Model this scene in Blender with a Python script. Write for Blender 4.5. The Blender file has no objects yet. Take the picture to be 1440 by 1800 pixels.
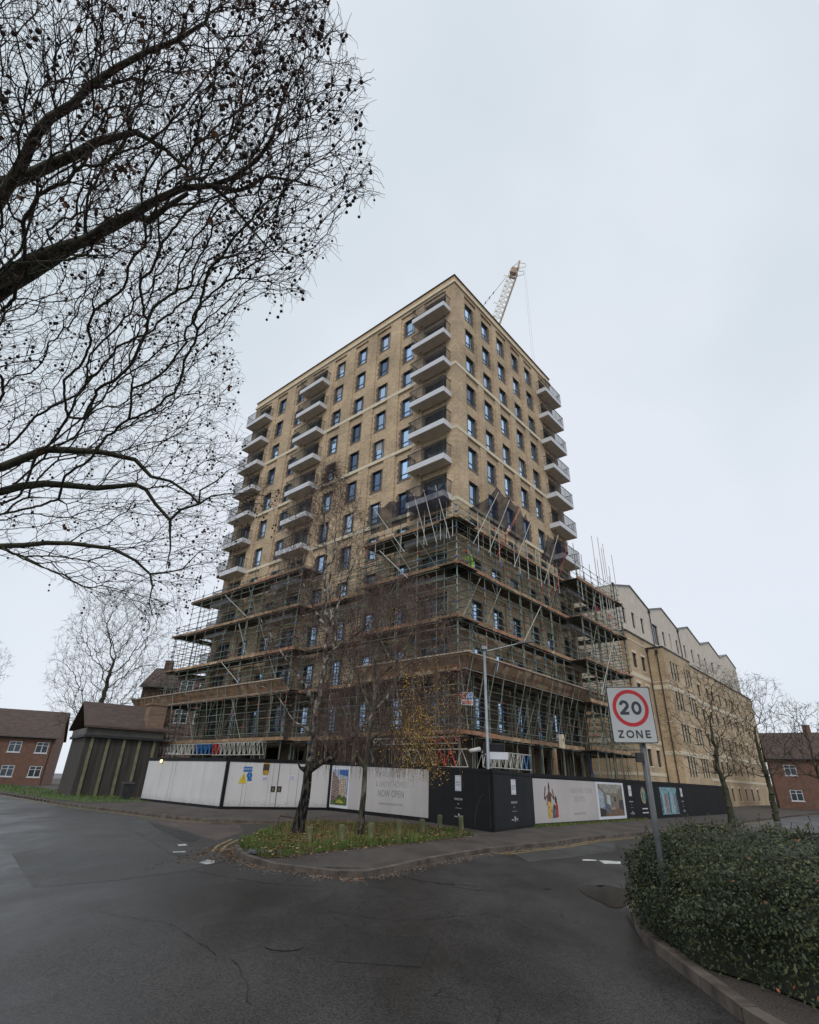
import bpy, math, random
import numpy as np
from mathutils import Vector, Matrix
random.seed(7); rng = np.random.default_rng(7)
R = math.radians
SC = bpy.context.scene
COL = SC.collection

# ------------------------------------------------------------------ camera
EYE = Vector((0, 0, 1.65)); F_PX = 945.0; PITCH = R(26.7); ROLL = R(-1.8)
_F = Vector((0, math.cos(PITCH), math.sin(PITCH))); _Rt = Vector((1, 0, 0)); _U = Vector((0, -math.sin(PITCH), math.cos(PITCH)))
_c, _s = math.cos(ROLL), math.sin(ROLL)
_Rr = _Rt*_c - _U*_s; _Ur = _Rt*_s + _U*_c
cam = bpy.data.cameras.new('camera'); co = bpy.data.objects.new('camera', cam); COL.objects.link(co)
cam.sensor_fit = 'VERTICAL'; cam.sensor_height = 36.0; cam.sensor_width = 28.8
cam.lens = F_PX/1800*36.0; cam.clip_start = 0.05; cam.clip_end = 2000
M = Matrix.Identity(4)
for i, ax in enumerate((_Rr, _Ur, -_F)):
    for j in range(3): M[j][i] = ax[j]
M.translation = EYE; co.matrix_world = M
SC.camera = co

# ------------------------------------------------------------------ world, sun, exposure
SUN_EL, SUN_AZ = R(48), R(188)        # azimuth clockwise from +Y
w = bpy.data.worlds.new('World'); SC.world = w; w.use_nodes = True
nt = w.node_tree; nt.nodes.clear()
def N(t, k, **kw):
    n = t.nodes.new(k)
    for a, b in kw.items(): setattr(n, a, b)
    return n
sky = N(nt, 'ShaderNodeTexSky', sky_type='NISHITA', sun_disc=False, sun_elevation=SUN_EL, sun_rotation=SUN_AZ)
tc = N(nt, 'ShaderNodeTexCoord')
nz = N(nt, 'ShaderNodeTexNoise'); nz.inputs['Scale'].default_value = 1.3; nz.inputs['Detail'].default_value = 4; nz.inputs['Roughness'].default_value = .5
rp = N(nt, 'ShaderNodeValToRGB')
rp.color_ramp.elements[0].position = .33; rp.color_ramp.elements[0].color = (.68, .765, .825, 1)
rp.color_ramp.elements[1].position = .56; rp.color_ramp.elements[1].color = (.82, .872, .955, 1)
sc = N(nt, 'ShaderNodeVectorMath', operation='SCALE'); sc.inputs['Scale'].default_value = 10.0
mx = N(nt, 'ShaderNodeMix', data_type='RGBA'); mx.inputs['Factor'].default_value = .93
bg = N(nt, 'ShaderNodeBackground'); bg.inputs['Strength'].default_value = .1
ow = N(nt, 'ShaderNodeOutputWorld')
L = nt.links.new
L(tc.outputs['Generated'], nz.inputs['Vector']); L(nz.outputs['Fac'], rp.inputs['Fac'])
L(rp.outputs['Color'], sc.inputs[0]); L(sky.outputs['Color'], mx.inputs['A']); L(sc.outputs['Vector'], mx.inputs['B'])
L(mx.outputs['Result'], bg.inputs['Color']); L(bg.outputs['Background'], ow.inputs['Surface'])
sl = bpy.data.lights.new('sun', 'SUN'); sl.energy = 1.2; sl.angle = R(20); sl.color = (1, .96, .9)
so = bpy.data.objects.new('sun', sl); COL.objects.link(so)
sd = Vector((math.sin(SUN_AZ)*math.cos(SUN_EL), math.cos(SUN_AZ)*math.cos(SUN_EL), math.sin(SUN_EL)))
so.rotation_euler = sd.to_track_quat('Z', 'Y').to_euler(); so.location = (0, 0, 60)
SC.view_settings.view_transform = 'Standard'; SC.view_settings.look = 'None'
SC.view_settings.exposure = 0; SC.view_settings.gamma = 1
try: SC.view_settings.use_curve_mapping = False
except Exception: pass
SC.render.engine = 'CYCLES'; SC.cycles.use_denoising = True
SC.render.resolution_x = 819; SC.render.resolution_y = 1024
SC.cycles.max_bounces = 6; SC.cycles.transparent_max_bounces = 12

# ------------------------------------------------------------------ measuring helpers
def ray(px, py):
    X = px-720; Y = 900-py
    return _F + _Rr*(X/F_PX) + _Ur*(Y/F_PX)
def at(px, py, Y):                     # point on the pixel's ray at depth Y
    d = ray(px, py); return EYE + d*(Y/d.y)
def atr(px, py, r):                    # point at true distance r
    d = ray(px, py).normalized(); return EYE + d*r
def gnd(px, py, z=0.0):
    d = ray(px, py); return EYE + d*((z-EYE.z)/d.z)
# tower frame: origin at the near corner, +X along the right face, +Y along the left face
TC = Vector((3.42, 34.17, 0)); TA = R(48.78)
TM = Matrix.Translation(TC) @ Matrix.Rotation(TA, 4, 'Z'); TI = TM.inverted()

# ------------------------------------------------------------------ materials
MATS = {}
def mat(name, c1, c2=None, rough=.8, scale=8., bump=0., metal=0., spec=.5, kind='noise', coord='Object', detail=4., stretch=None, c3=None, randv=0.):
    if name in MATS: return MATS[name]
    m = bpy.data.materials.new(name); m.use_nodes = True; t = m.node_tree; MATS[name] = m
    b = t.nodes['Principled BSDF']; b.inputs['Roughness'].default_value = rough; b.inputs['Metallic'].default_value = metal
    b.inputs['Specular IOR Level'].default_value = spec
    c1 = (*c1, 1); c2 = (*c2, 1) if c2 else c1
    tcn = N(t, 'ShaderNodeTexCoord'); vec = tcn.outputs[coord]
    if stretch:
        mp = N(t, 'ShaderNodeMapping'); mp.inputs['Scale'].default_value = stretch
        t.links.new(vec, mp.inputs['Vector']); vec = mp.outputs['Vector']
    n = N(t, 'ShaderNodeTexNoise'); n.inputs['Scale'].default_value = scale; n.inputs['Detail'].default_value = detail
    t.links.new(vec, n.inputs['Vector'])
    r = N(t, 'ShaderNodeValToRGB'); r.color_ramp.elements[0].position = .35; r.color_ramp.elements[1].position = .65
    r.color_ramp.elements[0].color = c1; r.color_ramp.elements[1].color = c2
    if c3:
        e = r.color_ramp.elements.new(.5); e.color = (*c3, 1)
    t.links.new(n.outputs['Fac'], r.inputs['Fac'])
    out = r.outputs['Color']
    if randv:
        oi = N(t, 'ShaderNodeObjectInfo'); hs = N(t, 'ShaderNodeHueSaturation')
        mr = N(t, 'ShaderNodeMapRange'); mr.inputs['To Min'].default_value = 1-randv; mr.inputs['To Max'].default_value = 1+randv
        t.links.new(oi.outputs['Random'], mr.inputs['Value']); t.links.new(mr.outputs['Result'], hs.inputs['Value'])
        t.links.new(out, hs.inputs['Color']); out = hs.outputs['Color']
    t.links.new(out, b.inputs['Base Color'])
    if bump:
        bm_ = N(t, 'ShaderNodeBump'); bm_.inputs['Strength'].default_value = bump; bm_.inputs['Distance'].default_value = .02
        t.links.new(n.outputs['Fac'], bm_.inputs['Height']); t.links.new(bm_.outputs['Normal'], b.inputs['Normal'])
    return m
def brick(name, a, b_, mort, var=.35, bw=.225, rh=.075):
    m = bpy.data.materials.new(name); m.use_nodes = True; t = m.node_tree; MATS[name] = m
    p = t.nodes['Principled BSDF']; p.inputs['Roughness'].default_value = .9; p.inputs['Specular IOR Level'].default_value = .2
    tcn = N(t, 'ShaderNodeTexCoord'); sp = N(t, 'ShaderNodeSeparateXYZ'); ad = N(t, 'ShaderNodeMath', operation='ADD'); cb = N(t, 'ShaderNodeCombineXYZ')
    t.links.new(tcn.outputs['Object'], sp.inputs[0]); t.links.new(sp.outputs[0], ad.inputs[0]); t.links.new(sp.outputs[1], ad.inputs[1])
    t.links.new(ad.outputs[0], cb.inputs[0]); t.links.new(sp.outputs[2], cb.inputs[1])
    bt = N(t, 'ShaderNodeTexBrick'); bt.inputs['Scale'].default_value = 1; bt.inputs['Brick Width'].default_value = bw
    bt.inputs['Row Height'].default_value = rh; bt.inputs['Mortar Size'].default_value = .007; bt.inputs['Bias'].default_value = -.1
    bt.inputs['Color1'].default_value = (*a, 1); bt.inputs['Color2'].default_value = (*b_, 1); bt.inputs['Mortar'].default_value = (*mort, 1)
    t.links.new(cb.outputs[0], bt.inputs['Vector'])
    n = N(t, 'ShaderNodeTexNoise'); n.inputs['Scale'].default_value = 1.0; n.inputs['Detail'].default_value = 8; n.inputs['Roughness'].default_value = .75
    mp = N(t, 'ShaderNodeMapping'); mp.inputs['Scale'].default_value = (3.2, 7.5, 1)
    t.links.new(cb.outputs[0], mp.inputs[0]); t.links.new(mp.outputs[0], n.inputs['Vector'])
    n2 = N(t, 'ShaderNodeTexNoise'); n2.inputs['Scale'].default_value = .35; n2.inputs['Detail'].default_value = 3
    t.links.new(cb.outputs[0], n2.inputs['Vector'])
    am = N(t, 'ShaderNodeMath', operation='ADD'); t.links.new(n.outputs['Fac'], am.inputs[0]); t.links.new(n2.outputs['Fac'], am.inputs[1])
    mr = N(t, 'ShaderNodeMapRange'); mr.inputs['From Min'].default_value = .7; mr.inputs['From Max'].default_value = 1.3
    mr.inputs['To Min'].default_value = 1-var; mr.inputs['To Max'].default_value = 1+var
    t.links.new(am.outputs[0], mr.inputs['Value'])
    hs = N(t, 'ShaderNodeHueSaturation'); t.links.new(mr.outputs['Result'], hs.inputs['Value']); t.links.new(bt.outputs['Color'], hs.inputs['Color'])
    t.links.new(hs.outputs['Color'], p.inputs['Base Color'])
    bp_ = N(t, 'ShaderNodeBump'); bp_.inputs['Strength'].default_value = .4; bp_.inputs['Distance'].default_value = .01
    t.links.new(bt.outputs['Fac'], bp_.inputs['Height']); bp_.invert = True; t.links.new(bp_.outputs['Normal'], p.inputs['Normal'])
    return m
def glassy(name, col, metal=.6, rough=.06, rnd=.5):
    m = bpy.data.materials.new(name); m.use_nodes = True; t = m.node_tree; MATS[name] = m
    p = t.nodes['Principled BSDF']; p.inputs['Roughness'].default_value = rough; p.inputs['Metallic'].default_value = metal
    oi = N(t, 'ShaderNodeObjectInfo'); mr = N(t, 'ShaderNodeMapRange'); mr.inputs['To Min'].default_value = 1-rnd; mr.inputs['To Max'].default_value = 1+rnd*.6
    hs = N(t, 'ShaderNodeHueSaturation'); hs.inputs['Color'].default_value = (*col, 1)
    t.links.new(oi.outputs['Random'], mr.inputs['Value']); t.links.new(mr.outputs['Result'], hs.inputs['Value']); t.links.new(hs.outputs['Color'], p.inputs['Base Color'])
    n = N(t, 'ShaderNodeTexNoise'); n.inputs['Scale'].default_value = 1.5; b = N(t, 'ShaderNodeBump'); b.inputs['Strength'].default_value = .08
    t.links.new(N(t, 'ShaderNodeTexCoord').outputs['Object'], n.inputs['Vector']); t.links.new(n.outputs['Fac'], b.inputs['Height']); t.links.new(b.outputs['Normal'], p.inputs['Normal'])
    return m
BUFF = brick('buff_brick', (.59, .44, .285), (.385, .285, .185), (.42, .35, .26))
SHADEB = brick('shaded_lower_brick', (.11, .08, .058), (.075, .057, .043), (.1, .085, .07), .3)  # shade under the scaffolding, painted into the lower wall's brick colour
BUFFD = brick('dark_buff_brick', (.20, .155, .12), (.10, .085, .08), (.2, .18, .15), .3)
BUFF2 = brick('terrace_brick', (.56, .42, .265), (.44, .325, .20), (.45, .37, .28), .3)
REDB = brick('brown_brick', (.13, .075, .055), (.09, .055, .045), (.12, .1, .09), .3)
STONE = mat('cream_stone', (.62, .54, .40), (.72, .63, .47), .8, 2, .05)
RENDER = mat('cream_render', (.55, .49, .41), (.64, .575, .485), .9, 1.2, .02, detail=8)
FASC = mat('grey_fascia', (.56, .565, .59), (.64, .645, .67), .6, .8)
SOFF = mat('balcony_soffit', (.50, .44, .36), (.58, .51, .42), .8, 1.5)
BLACKM = mat('black_metal', (.018, .019, .021), (.03, .03, .032), .5, 6)
FRAME = mat('window_frame_grey', (.02, .024, .03), (.035, .04, .048), .45, 3)
GLASS = glassy('window_glass', (.46, .63, .86), .9, .05, .4)
GLASSD = glassy('dark_glass', (.06, .08, .1), .5, .08, .5)
TUBE = mat('scaffold_tube', (.105, .11, .09), (.29, .295, .26), .5, .9, .1, .35, c3=(.20, .235, .19), randv=.35)
TUBEW = mat('pale_tube', (.42, .42, .38), (.58, .57, .52), .5, 3, 0, .2)
TIMB = mat('scaffold_boards', (.27, .175, .10), (.44, .34, .22), .85, 1.6, .1, detail=6, c3=(.29, .165, .095), randv=.3)
TIMBD = mat('weathered_boards', (.17, .10, .06), (.30, .20, .12), .9, 1.6, .1, detail=6)
TIMBR = mat('orange_boards', (.30, .135, .075), (.42, .23, .135), .8, 1.4, .1)
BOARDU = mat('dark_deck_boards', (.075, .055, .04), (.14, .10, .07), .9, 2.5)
BLUEP = mat('blue_paint', (.02, .13, .38), (.03, .19, .5), .5, 5)
REDP = mat('red_paint', (.42, .025, .02), (.52, .04, .03), .5, 5)
GREENP = mat('green_paint', (.03, .16, .09), (.05, .22, .12), .5, 5)
ASPH = None

# ------------------------------------------------------------------ mesh builder
class MB:
    def __init__(s): s.v = []; s.f = []; s.m = []
    def quad(s, a, b, c, d, m=0):
        i = len(s.v); s.v += [tuple(a), tuple(b), tuple(c), tuple(d)]; s.f.append((i, i+1, i+2, i+3)); s.m.append(m)
    def poly(s, pts, m=0):
        i = len(s.v); s.v += [tuple(p) for p in pts]; s.f.append(tuple(range(i, i+len(pts)))); s.m.append(m)
    def box(s, lo, hi, m=0):
        x0, y0, z0 = lo; x1, y1, z1 = hi; i = len(s.v)
        s.v += [(x0, y0, z0), (x1, y0, z0), (x1, y1, z0), (x0, y1, z0), (x0, y0, z1), (x1, y0, z1), (x1, y1, z1), (x0, y1, z1)]
        for q in ((0, 3, 2, 1), (4, 5, 6, 7), (0, 1, 5, 4), (1, 2, 6, 5), (2, 3, 7, 6), (3, 0, 4, 7)):
            s.f.append(tuple(i+k for k in q)); s.m.append(m)
    def hexa(s, P, m=0):               # 8 points: bottom 4, top 4
        i = len(s.v); s.v += [tuple(p) for p in P]
        for q in ((0, 3, 2, 1), (4, 5, 6, 7), (0, 1, 5, 4), (1, 2, 6, 5), (2, 3, 7, 6), (3, 0, 4, 7)):
            s.f.append(tuple(i+k for k in q)); s.m.append(m)
    def tube(s, p, q, r0, r1=None, n=6, m=0, caps=False):
        r1 = r0 if r1 is None else r1
        p = Vector(p); q = Vector(q); d = q-p
        if d.length < 1e-6: return
        d.normalize(); a = d.orthogonal().normalized(); b = d.cross(a); i = len(s.v)
        for c, r in ((p, r0), (q, r1)):
            for k in range(n):
                t = 2*math.pi*k/n; s.v.append(tuple(c + (a*math.cos(t)+b*math.sin(t))*r))
        for k in range(n):
            k2 = (k+1) % n; s.f.append((i+k, i+k2, i+n+k2, i+n+k)); s.m.append(m)
        if caps:
            s.f.append(tuple(i+k for k in range(n-1, -1, -1))); s.m.append(m); s.f.append(tuple(i+n+k for k in range(n))); s.m.append(m)
    def path(s, pts, rs, n=6, m=0, caps=True):
        pts = [Vector(p) for p in pts]; i = len(s.v); a = None
        for k, p in enumerate(pts):
            d = (pts[min(k+1, len(pts)-1)]-pts[max(k-1, 0)])
            d = d.normalized() if d.length > 1e-9 else Vector((0, 0, 1))
            a = d.orthogonal().normalized() if a is None else (a-d*a.dot(d)).normalized()
            b = d.cross(a); r = rs[k] if hasattr(rs, '__len__') else rs
            for j in range(n):
                t = 2*math.pi*j/n; s.v.append(tuple(p+(a*math.cos(t)+b*math.sin(t))*r))
        for k in range(len(pts)-1):
            for j in range(n):
                j2 = (j+1) % n; s.f.append((i+k*n+j, i+k*n+j2, i+(k+1)*n+j2, i+(k+1)*n+j)); s.m.append(m)
        if caps:
            s.f.append(tuple(i+j for j in range(n-1, -1, -1))); s.m.append(m)
            e = i+(len(pts)-1)*n; s.f.append(tuple(e+j for j in range(n))); s.m.append(m)
    def ball(s, c, r, m=0, seg=6, rings=4, sz=1.):
        c = Vector(c); i = len(s.v); s.v.append((c.x, c.y, c.z+r*sz))
        for a in range(1, rings):
            ph = math.pi*a/rings
            for k in range(seg):
                t = 2*math.pi*k/seg; s.v.append((c.x+r*math.sin(ph)*math.cos(t), c.y+r*math.sin(ph)*math.sin(t), c.z+r*sz*math.cos(ph)))
        s.v.append((c.x, c.y, c.z-r*sz)); e = len(s.v)-1
        for k in range(seg):
            s.f.append((i, i+1+k, i+1+(k+1) % seg)); s.m.append(m)
            b = i+1+(rings-2)*seg; s.f.append((e, b+(k+1) % seg, b+k)); s.m.append(m)
        for a in range(rings-2):
            for k in range(seg):
                p = i+1+a*seg; k2 = (k+1) % seg; s.f.append((p+k, p+seg+k, p+seg+k2, p+k2)); s.m.append(m)
    def mesh(s, name, mats, smooth=False):
        me = bpy.data.meshes.new(name); me.from_pydata(s.v, [], s.f)
        for m in (mats if isinstance(mats, (list, tuple)) else [mats]): me.materials.append(m)
        if any(s.m): me.polygons.foreach_set('material_index', s.m)
        if smooth: me.polygons.foreach_set('use_smooth', [True]*len(s.f))
        me.update(); return me
    def build(s, name, mats, parent=None, smooth=False, M=None):
        o = bpy.data.objects.new(name, s.mesh(name, mats, smooth)); COL.objects.link(o)
        if parent: o.parent = parent
        if M is not None:
            if parent: o.matrix_local = M
            else: o.matrix_world = M
        return o
def tag(o, label=None, cat=None, group=None, kind=None):
    if label: o['label'] = label
    if cat: o['category'] = cat
    if group: o['group'] = group
    if kind: o['kind'] = kind
    return o
def empty(name, M=None, loc=None, rz=0):
    o = bpy.data.objects.new(name, None); COL.objects.link(o); o.empty_display_size = .3
    o.matrix_world = M if M is not None else Matrix.Translation(Vector(loc)) @ Matrix.Rotation(rz, 4, 'Z')
    return o
def inst(name, me, parent, M):
    o = bpy.data.objects.new(name, me); COL.objects.link(o); o.parent = parent; o.matrix_local = M; return o
def text_mesh(body, size, align='CENTER', spacing=1.0, ext=.002, squash=1.0):
    cu = bpy.data.curves.new('t', 'FONT'); cu.body = body; cu.size = size; cu.align_x = align; cu.align_y = 'CENTER'
    cu.space_character = spacing; cu.extrude = ext; cu.resolution_u = 3
    o = bpy.data.objects.new('t', cu); COL.objects.link(o); dg = bpy.context.evaluated_depsgraph_get(); dg.update()
    me = bpy.data.meshes.new_from_object(o.evaluated_get(dg)); bpy.data.objects.remove(o); me.materials.clear()
    if squash != 1.0: me.transform(Matrix.Diagonal((squash, 1, 1, 1)))
    return me
def offset_poly(pts, d):               # shift a polyline to its left by d
    out = []
    for i, p in enumerate(pts):
        a = Vector(pts[max(i-1, 0)]); b = Vector(pts[min(i+1, len(pts)-1)]); t = (b-a).normalized()
        out.append((p[0]-t.y*d, p[1]+t.x*d))
    return out
# ================================================================== GROUND
def asphalt(name, c1, c2, rough, wet=True, scale=.5):
    m = bpy.data.materials.new(name); m.use_nodes = True; t = m.node_tree; MATS[name] = m
    p = t.nodes['Principled BSDF']; tcn = N(t, 'ShaderNodeTexCoord'); vec = tcn.outputs['Object']
    big = N(t, 'ShaderNodeTexNoise'); big.inputs['Scale'].default_value = scale; big.inputs['Detail'].default_value = 7; big.inputs['Roughness'].default_value = .6
    mp = N(t, 'ShaderNodeMapping'); mp.inputs['Rotation'].default_value = (0, 0, R(40)); mp.inputs['Scale'].default_value = (1, .45, 1)
    t.links.new(vec, mp.inputs[0]); t.links.new(mp.outputs[0], big.inputs['Vector'])
    fine = N(t, 'ShaderNodeTexNoise'); fine.inputs['Scale'].default_value = 55; fine.inputs['Detail'].default_value = 3
    t.links.new(vec, fine.inputs['Vector'])
    r = N(t, 'ShaderNodeValToRGB'); r.color_ramp.elements[0].position = .38; r.color_ramp.elements[1].position = .62
    r.color_ramp.elements[0].color = (*c1, 1); r.color_ramp.elements[1].color = (*c2, 1); t.links.new(big.outputs['Fac'], r.inputs['Fac'])
    mr = N(t, 'ShaderNodeMapRange'); mr.inputs['From Min'].default_value = .3; mr.inputs['From Max'].default_value = .7; mr.inputs['To Min'].default_value = .35; mr.inputs['To Max'].default_value = 1.95
    t.links.new(fine.outputs['Fac'], mr.inputs['Value'])
    # fine cracks: a narrow band of a distorted noise
    cn = N(t, 'ShaderNodeTexNoise'); cn.inputs['Scale'].default_value = .33; cn.inputs['Detail'].default_value = 5; cn.inputs['Distortion'].default_value = .6
    t.links.new(vec, cn.inputs['Vector'])
    s1 = N(t, 'ShaderNodeMath', operation='SUBTRACT'); s1.inputs[1].default_value = .5; t.links.new(cn.outputs['Fac'], s1.inputs[0])
    s2 = N(t, 'ShaderNodeMath', operation='ABSOLUTE'); t.links.new(s1.outputs[0], s2.inputs[0])
    s3 = N(t, 'ShaderNodeMapRange'); s3.inputs['From Min'].default_value = .0; s3.inputs['From Max'].default_value = .0022; s3.inputs['To Min'].default_value = .45; s3.inputs['To Max'].default_value = 1
    t.links.new(s2.outputs[0], s3.inputs['Value'])
    mm = N(t, 'ShaderNodeMath', operation='MULTIPLY'); t.links.new(mr.outputs[0], mm.inputs[0]); t.links.new(s3.outputs[0], mm.inputs[1])
    hs = N(t, 'ShaderNodeHueSaturation'); t.links.new(r.outputs['Color'], hs.inputs['Color']); t.links.new(mm.outputs[0], hs.inputs['Value'])
    t.links.new(hs.outputs['Color'], p.inputs['Base Color'])
    rr = N(t, 'ShaderNodeMapRange'); rr.inputs['From Min'].default_value = .35; rr.inputs['From Max'].default_value = .65
    rr.inputs['To Min'].default_value = rough[0]; rr.inputs['To Max'].default_value = rough[1]; t.links.new(big.outputs['Fac'], rr.inputs['Value']); t.links.new(rr.outputs[0], p.inputs['Roughness'])
    p.inputs['Specular IOR Level'].default_value = .32
    b = N(t, 'ShaderNodeBump'); b.inputs['Strength'].default_value = .35; b.inputs['Distance'].default_value = .01
    t.links.new(fine.outputs['Fac'], b.inputs['Height']); t.links.new(b.outputs['Normal'], p.inputs['Normal'])
    return m
M_ROAD = asphalt('asphalt_road', (.023, .0215, .0205), (.042, .039, .037), (.30, .62))
M_PAVE = asphalt('asphalt_pavement', (.045, .038, .033), (.075, .063, .054), (.75, .95), scale=.9)
M_KERB = mat('kerb_stone', (.055, .042, .034), (.14, .112, .09), .85, 3, .15)
M_YEL = mat('yellow_line_paint', (.17, .12, .05), (.34, .24, .08), .8, 5, detail=8)
M_WHITE = mat('white_line_paint', (.22, .22, .21), (.6, .6, .58), .7, 4, detail=8)
M_SOIL = mat('leafy_soil', (.045, .035, .02), (.11, .065, .032), .95, 5, .3, detail=8)
M_VERGE = mat('verge_turf', (.035, .055, .012), (.075, .09, .025), .95, 4, .4, detail=8)

mb = MB(); n_ = 24; S = 600
mb.quad((-S, -S, -.1), (S, -S, -.1), (S, S, -.1), (-S, S, -.1))
tag(mb.build('road', M_ROAD), kind='structure')

KF = [(-4.70, 19.75), (-4.62, 18.2), (-4.48, 17.39), (-4.34, 16.71), (-3.77, 15.31), (-3.18, 14.39), (-2.75, 13.85), (-1.64, 13.24), (-1.2, 12.95), (-.7, 13.05), (-.13, 13.91), (.76, 15.6),
      (1.7, 17.05), (2.61, 18.27), (3.9, 19.7), (5.15, 20.95), (6.88, 23.33), (9.86, 26.3), (12.2, 28.8), (16.5, 33.6), (28, 46.5), (60, 82)]
KL = [(-60, 78), (-22, 38.5), (-17, 33.6), (-12.9, 30.17), (-11.12, 28.63), (-9.35, 27.2), (-7.81, 26.6), (-6.23, 26.75), (-5.0, 27.0), (-4.3, 26.6), (-4.35, 25.6), (-4.7, 23.2)]
def sheet(name, outline, z, m, kind='structure'):
    import bmesh
    bm = bmesh.new(); vs = [bm.verts.new((x, y, z)) for x, y in outline]; f = bm.faces.new(vs)
    bmesh.ops.triangulate(bm, faces=[f]); bmesh.ops.recalc_face_normals(bm, faces=bm.faces[:])
    if bm.faces[:][0].normal.z < 0: bmesh.ops.reverse_faces(bm, faces=bm.faces[:])
    me = bpy.data.meshes.new(name); bm.to_mesh(me); bm.free(); me.materials.append(m)
    o = bpy.data.objects.new(name, me); COL.objects.link(o); tag(o, kind=kind); return o
outline = KF + [(120, 160), (-120, 160)] + KL
sheet('pavement', outline, 0.0, M_PAVE)
def kerb(name, line, side=1):
    mb = MB(); a = line; b = offset_poly(line, .14*side); rnd = random.Random(3)
    # cut to stones about 0.9 m long
    for i in range(len(a)-1):
        A0, A1, B0, B1 = Vector(a[i]), Vector(a[i+1]), Vector(b[i]), Vector(b[i+1]); L_ = (A1-A0).length
        n = max(1, round(L_/.9))
        for k in range(n):
            t0, t1 = k/n+.004, (k+1)/n-.004; dz = rnd.uniform(.004, .016)
            p = [A0.lerp(A1, t0), A0.lerp(A1, t1), B0.lerp(B1, t1), B0.lerp(B1, t0)]
            mb.hexa([(q.x, q.y, -.12) for q in p]+[(q.x, q.y, dz) for q in p])
    o = mb.build(name, M_KERB); tag(o, kind='structure'); return o
kerb('kerb', KF, 1); kerb('kerb', KL, 1)
def ribbon(name, line, off, w, z, m, t0=0, t1=None, kind='structure'):
    a = offset_poly(line, off); b = offset_poly(line, off+w); mb = MB()
    for i in range(t0, (t1 or len(a))-1): mb.quad((*a[i], z), (*a[i+1], z), (*b[i+1], z), (*b[i], z))
    return tag(mb.build(name, m), kind=kind)
for o_ in (-.28, -.5):
    ribbon('yellow_line', KF, o_-.08, .08, -.094, M_YEL, 13, 21)
    ribbon('yellow_line', KL, o_-.08, .08, -.094, M_YEL, 0, 12)
    ribbon('yellow_line', KF, o_-.08, .08, -.094, M_YEL, 0, 4)
def patch(name, px, z, m, kind='structure'):
    return sheet(name, [tuple(gnd(x, y, z)[:2]) for x, y in px], z, m, kind)
patch('white_marking', [(1052, 1512), (1091, 1514), (1091, 1519), (1062, 1518)], -.094, M_WHITE)
patch('white_marking', [(1024, 1510), (1048, 1511), (1050, 1513), (1024, 1513)], -.094, M_WHITE)
patch('white_marking', [(304, 1496.5), (326, 1496), (326, 1498), (304, 1498.5)], -.094, M_WHITE)
patch('white_marking', [(312, 1484), (326, 1483.5), (330, 1486), (314, 1487)], -.094, M_WHITE)
patch('white_marking', [(350, 1516), (365, 1511), (378, 1513), (376, 1518), (362, 1519)], -.094, M_WHITE)
M_IRON = mat('cast_iron', (.02, .02, .02), (.05, .045, .04), .5, 20, .2)
patch('manhole_cover', [(318, 1499), (358, 1499), (362, 1503), (322, 1503.5)], -.093, M_IRON)
M_PATCH = asphalt('asphalt_patch', (.018, .017, .017), (.028, .026, .025), (.5, .75))
patch('road_patch', [(262, 1445), (300, 1456), (330, 1462), (352, 1473), (345, 1479), (322, 1478), (300, 1466), (275, 1455)], -.095, M_PATCH)
patch('road_patch', [(355, 1443), (400, 1442), (421, 1446), (400, 1449), (372, 1448)], -.0955, M_PATCH)
M_REDA = asphalt('worn_reddish_asphalt', (.050, .038, .034), (.085, .066, .058), (.6, .85))
patch('road_patch', [(250, 1440), (330, 1442), (420, 1449), (430, 1462), (380, 1478), (352, 1470), (300, 1452)], -.0975, M_REDA)
mb = MB()
def crack(pts, w, z=-.0935):
    P = [gnd(x, y, z) for x, y in pts]; r_ = random.Random(5); Q = []
    for a, b in zip(P, P[1:]):
        for k in range(8): Q.append(a.lerp(b, k/8)+Vector((r_.uniform(-.03, .03), r_.uniform(-.05, .05), 0)))
    for i in range(len(Q)-1):
        d = (Q[i+1]-Q[i]).normalized(); n = Vector((-d.y, d.x, 0))*w*r_.uniform(.4, 1.3)
        mb.quad(Q[i]-n, Q[i+1]-n, Q[i+1]+n, Q[i]+n)
crack([(700, 1539), (745, 1549), (820, 1556), (843, 1559)], .02); crack([(955, 1561), (968, 1563)], .03)
crack([(745, 1549), (842, 1565), (900, 1566)], .010); crack([(560, 1600), (700, 1618), (860, 1606), (960, 1640)], .006); crack([(150, 1600), (300, 1622), (420, 1700), (450, 1780)], .005); crack([(330, 1530), (470, 1552), (600, 1560)], .010); crack([(238, 1462), (300, 1500), (360, 1515)], .012)
M_CRACK = mat('crack_tar', (.006, .006, .006), (.012, .011, .011), .6, 9)
tag(mb.build('road_cracks', M_CRACK), kind='structure')
rq = random.Random(77)
M_PATCH2 = asphalt('older_grey_asphalt', (.036, .035, .034), (.058, .056, .053), (.45, .75), scale=1.1)
patch('road_patch', [(20, 1500), (150, 1478), (238, 1470), (300, 1484), (380, 1496), (400, 1512), (330, 1530), (200, 1548), (60, 1560)], -.0972, M_PATCH2)
patch('road_patch', [(900, 1500), (1010, 1484), (1080, 1478), (1082, 1496), (1000, 1508), (930, 1515)], -.0970, M_PATCH2)
patch('road_patch', [(610, 1640), (760, 1648), (742, 1700), (590, 1690)], -.0968, M_PATCH)
patch('drain_cover', [(872, 1494.5), (893, 1491.5), (897, 1493.5), (877, 1496.8)], -.0925, M_IRON)
patch('manhole_cover', blob_px(500, 1662, 34, 9) if False else [(500+34*math.cos(t), 1662+9*math.sin(t)) for t in np.linspace(0, 6.283, 22)[:-1]], -.0925, M_IRON)
mb = MB()
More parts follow.
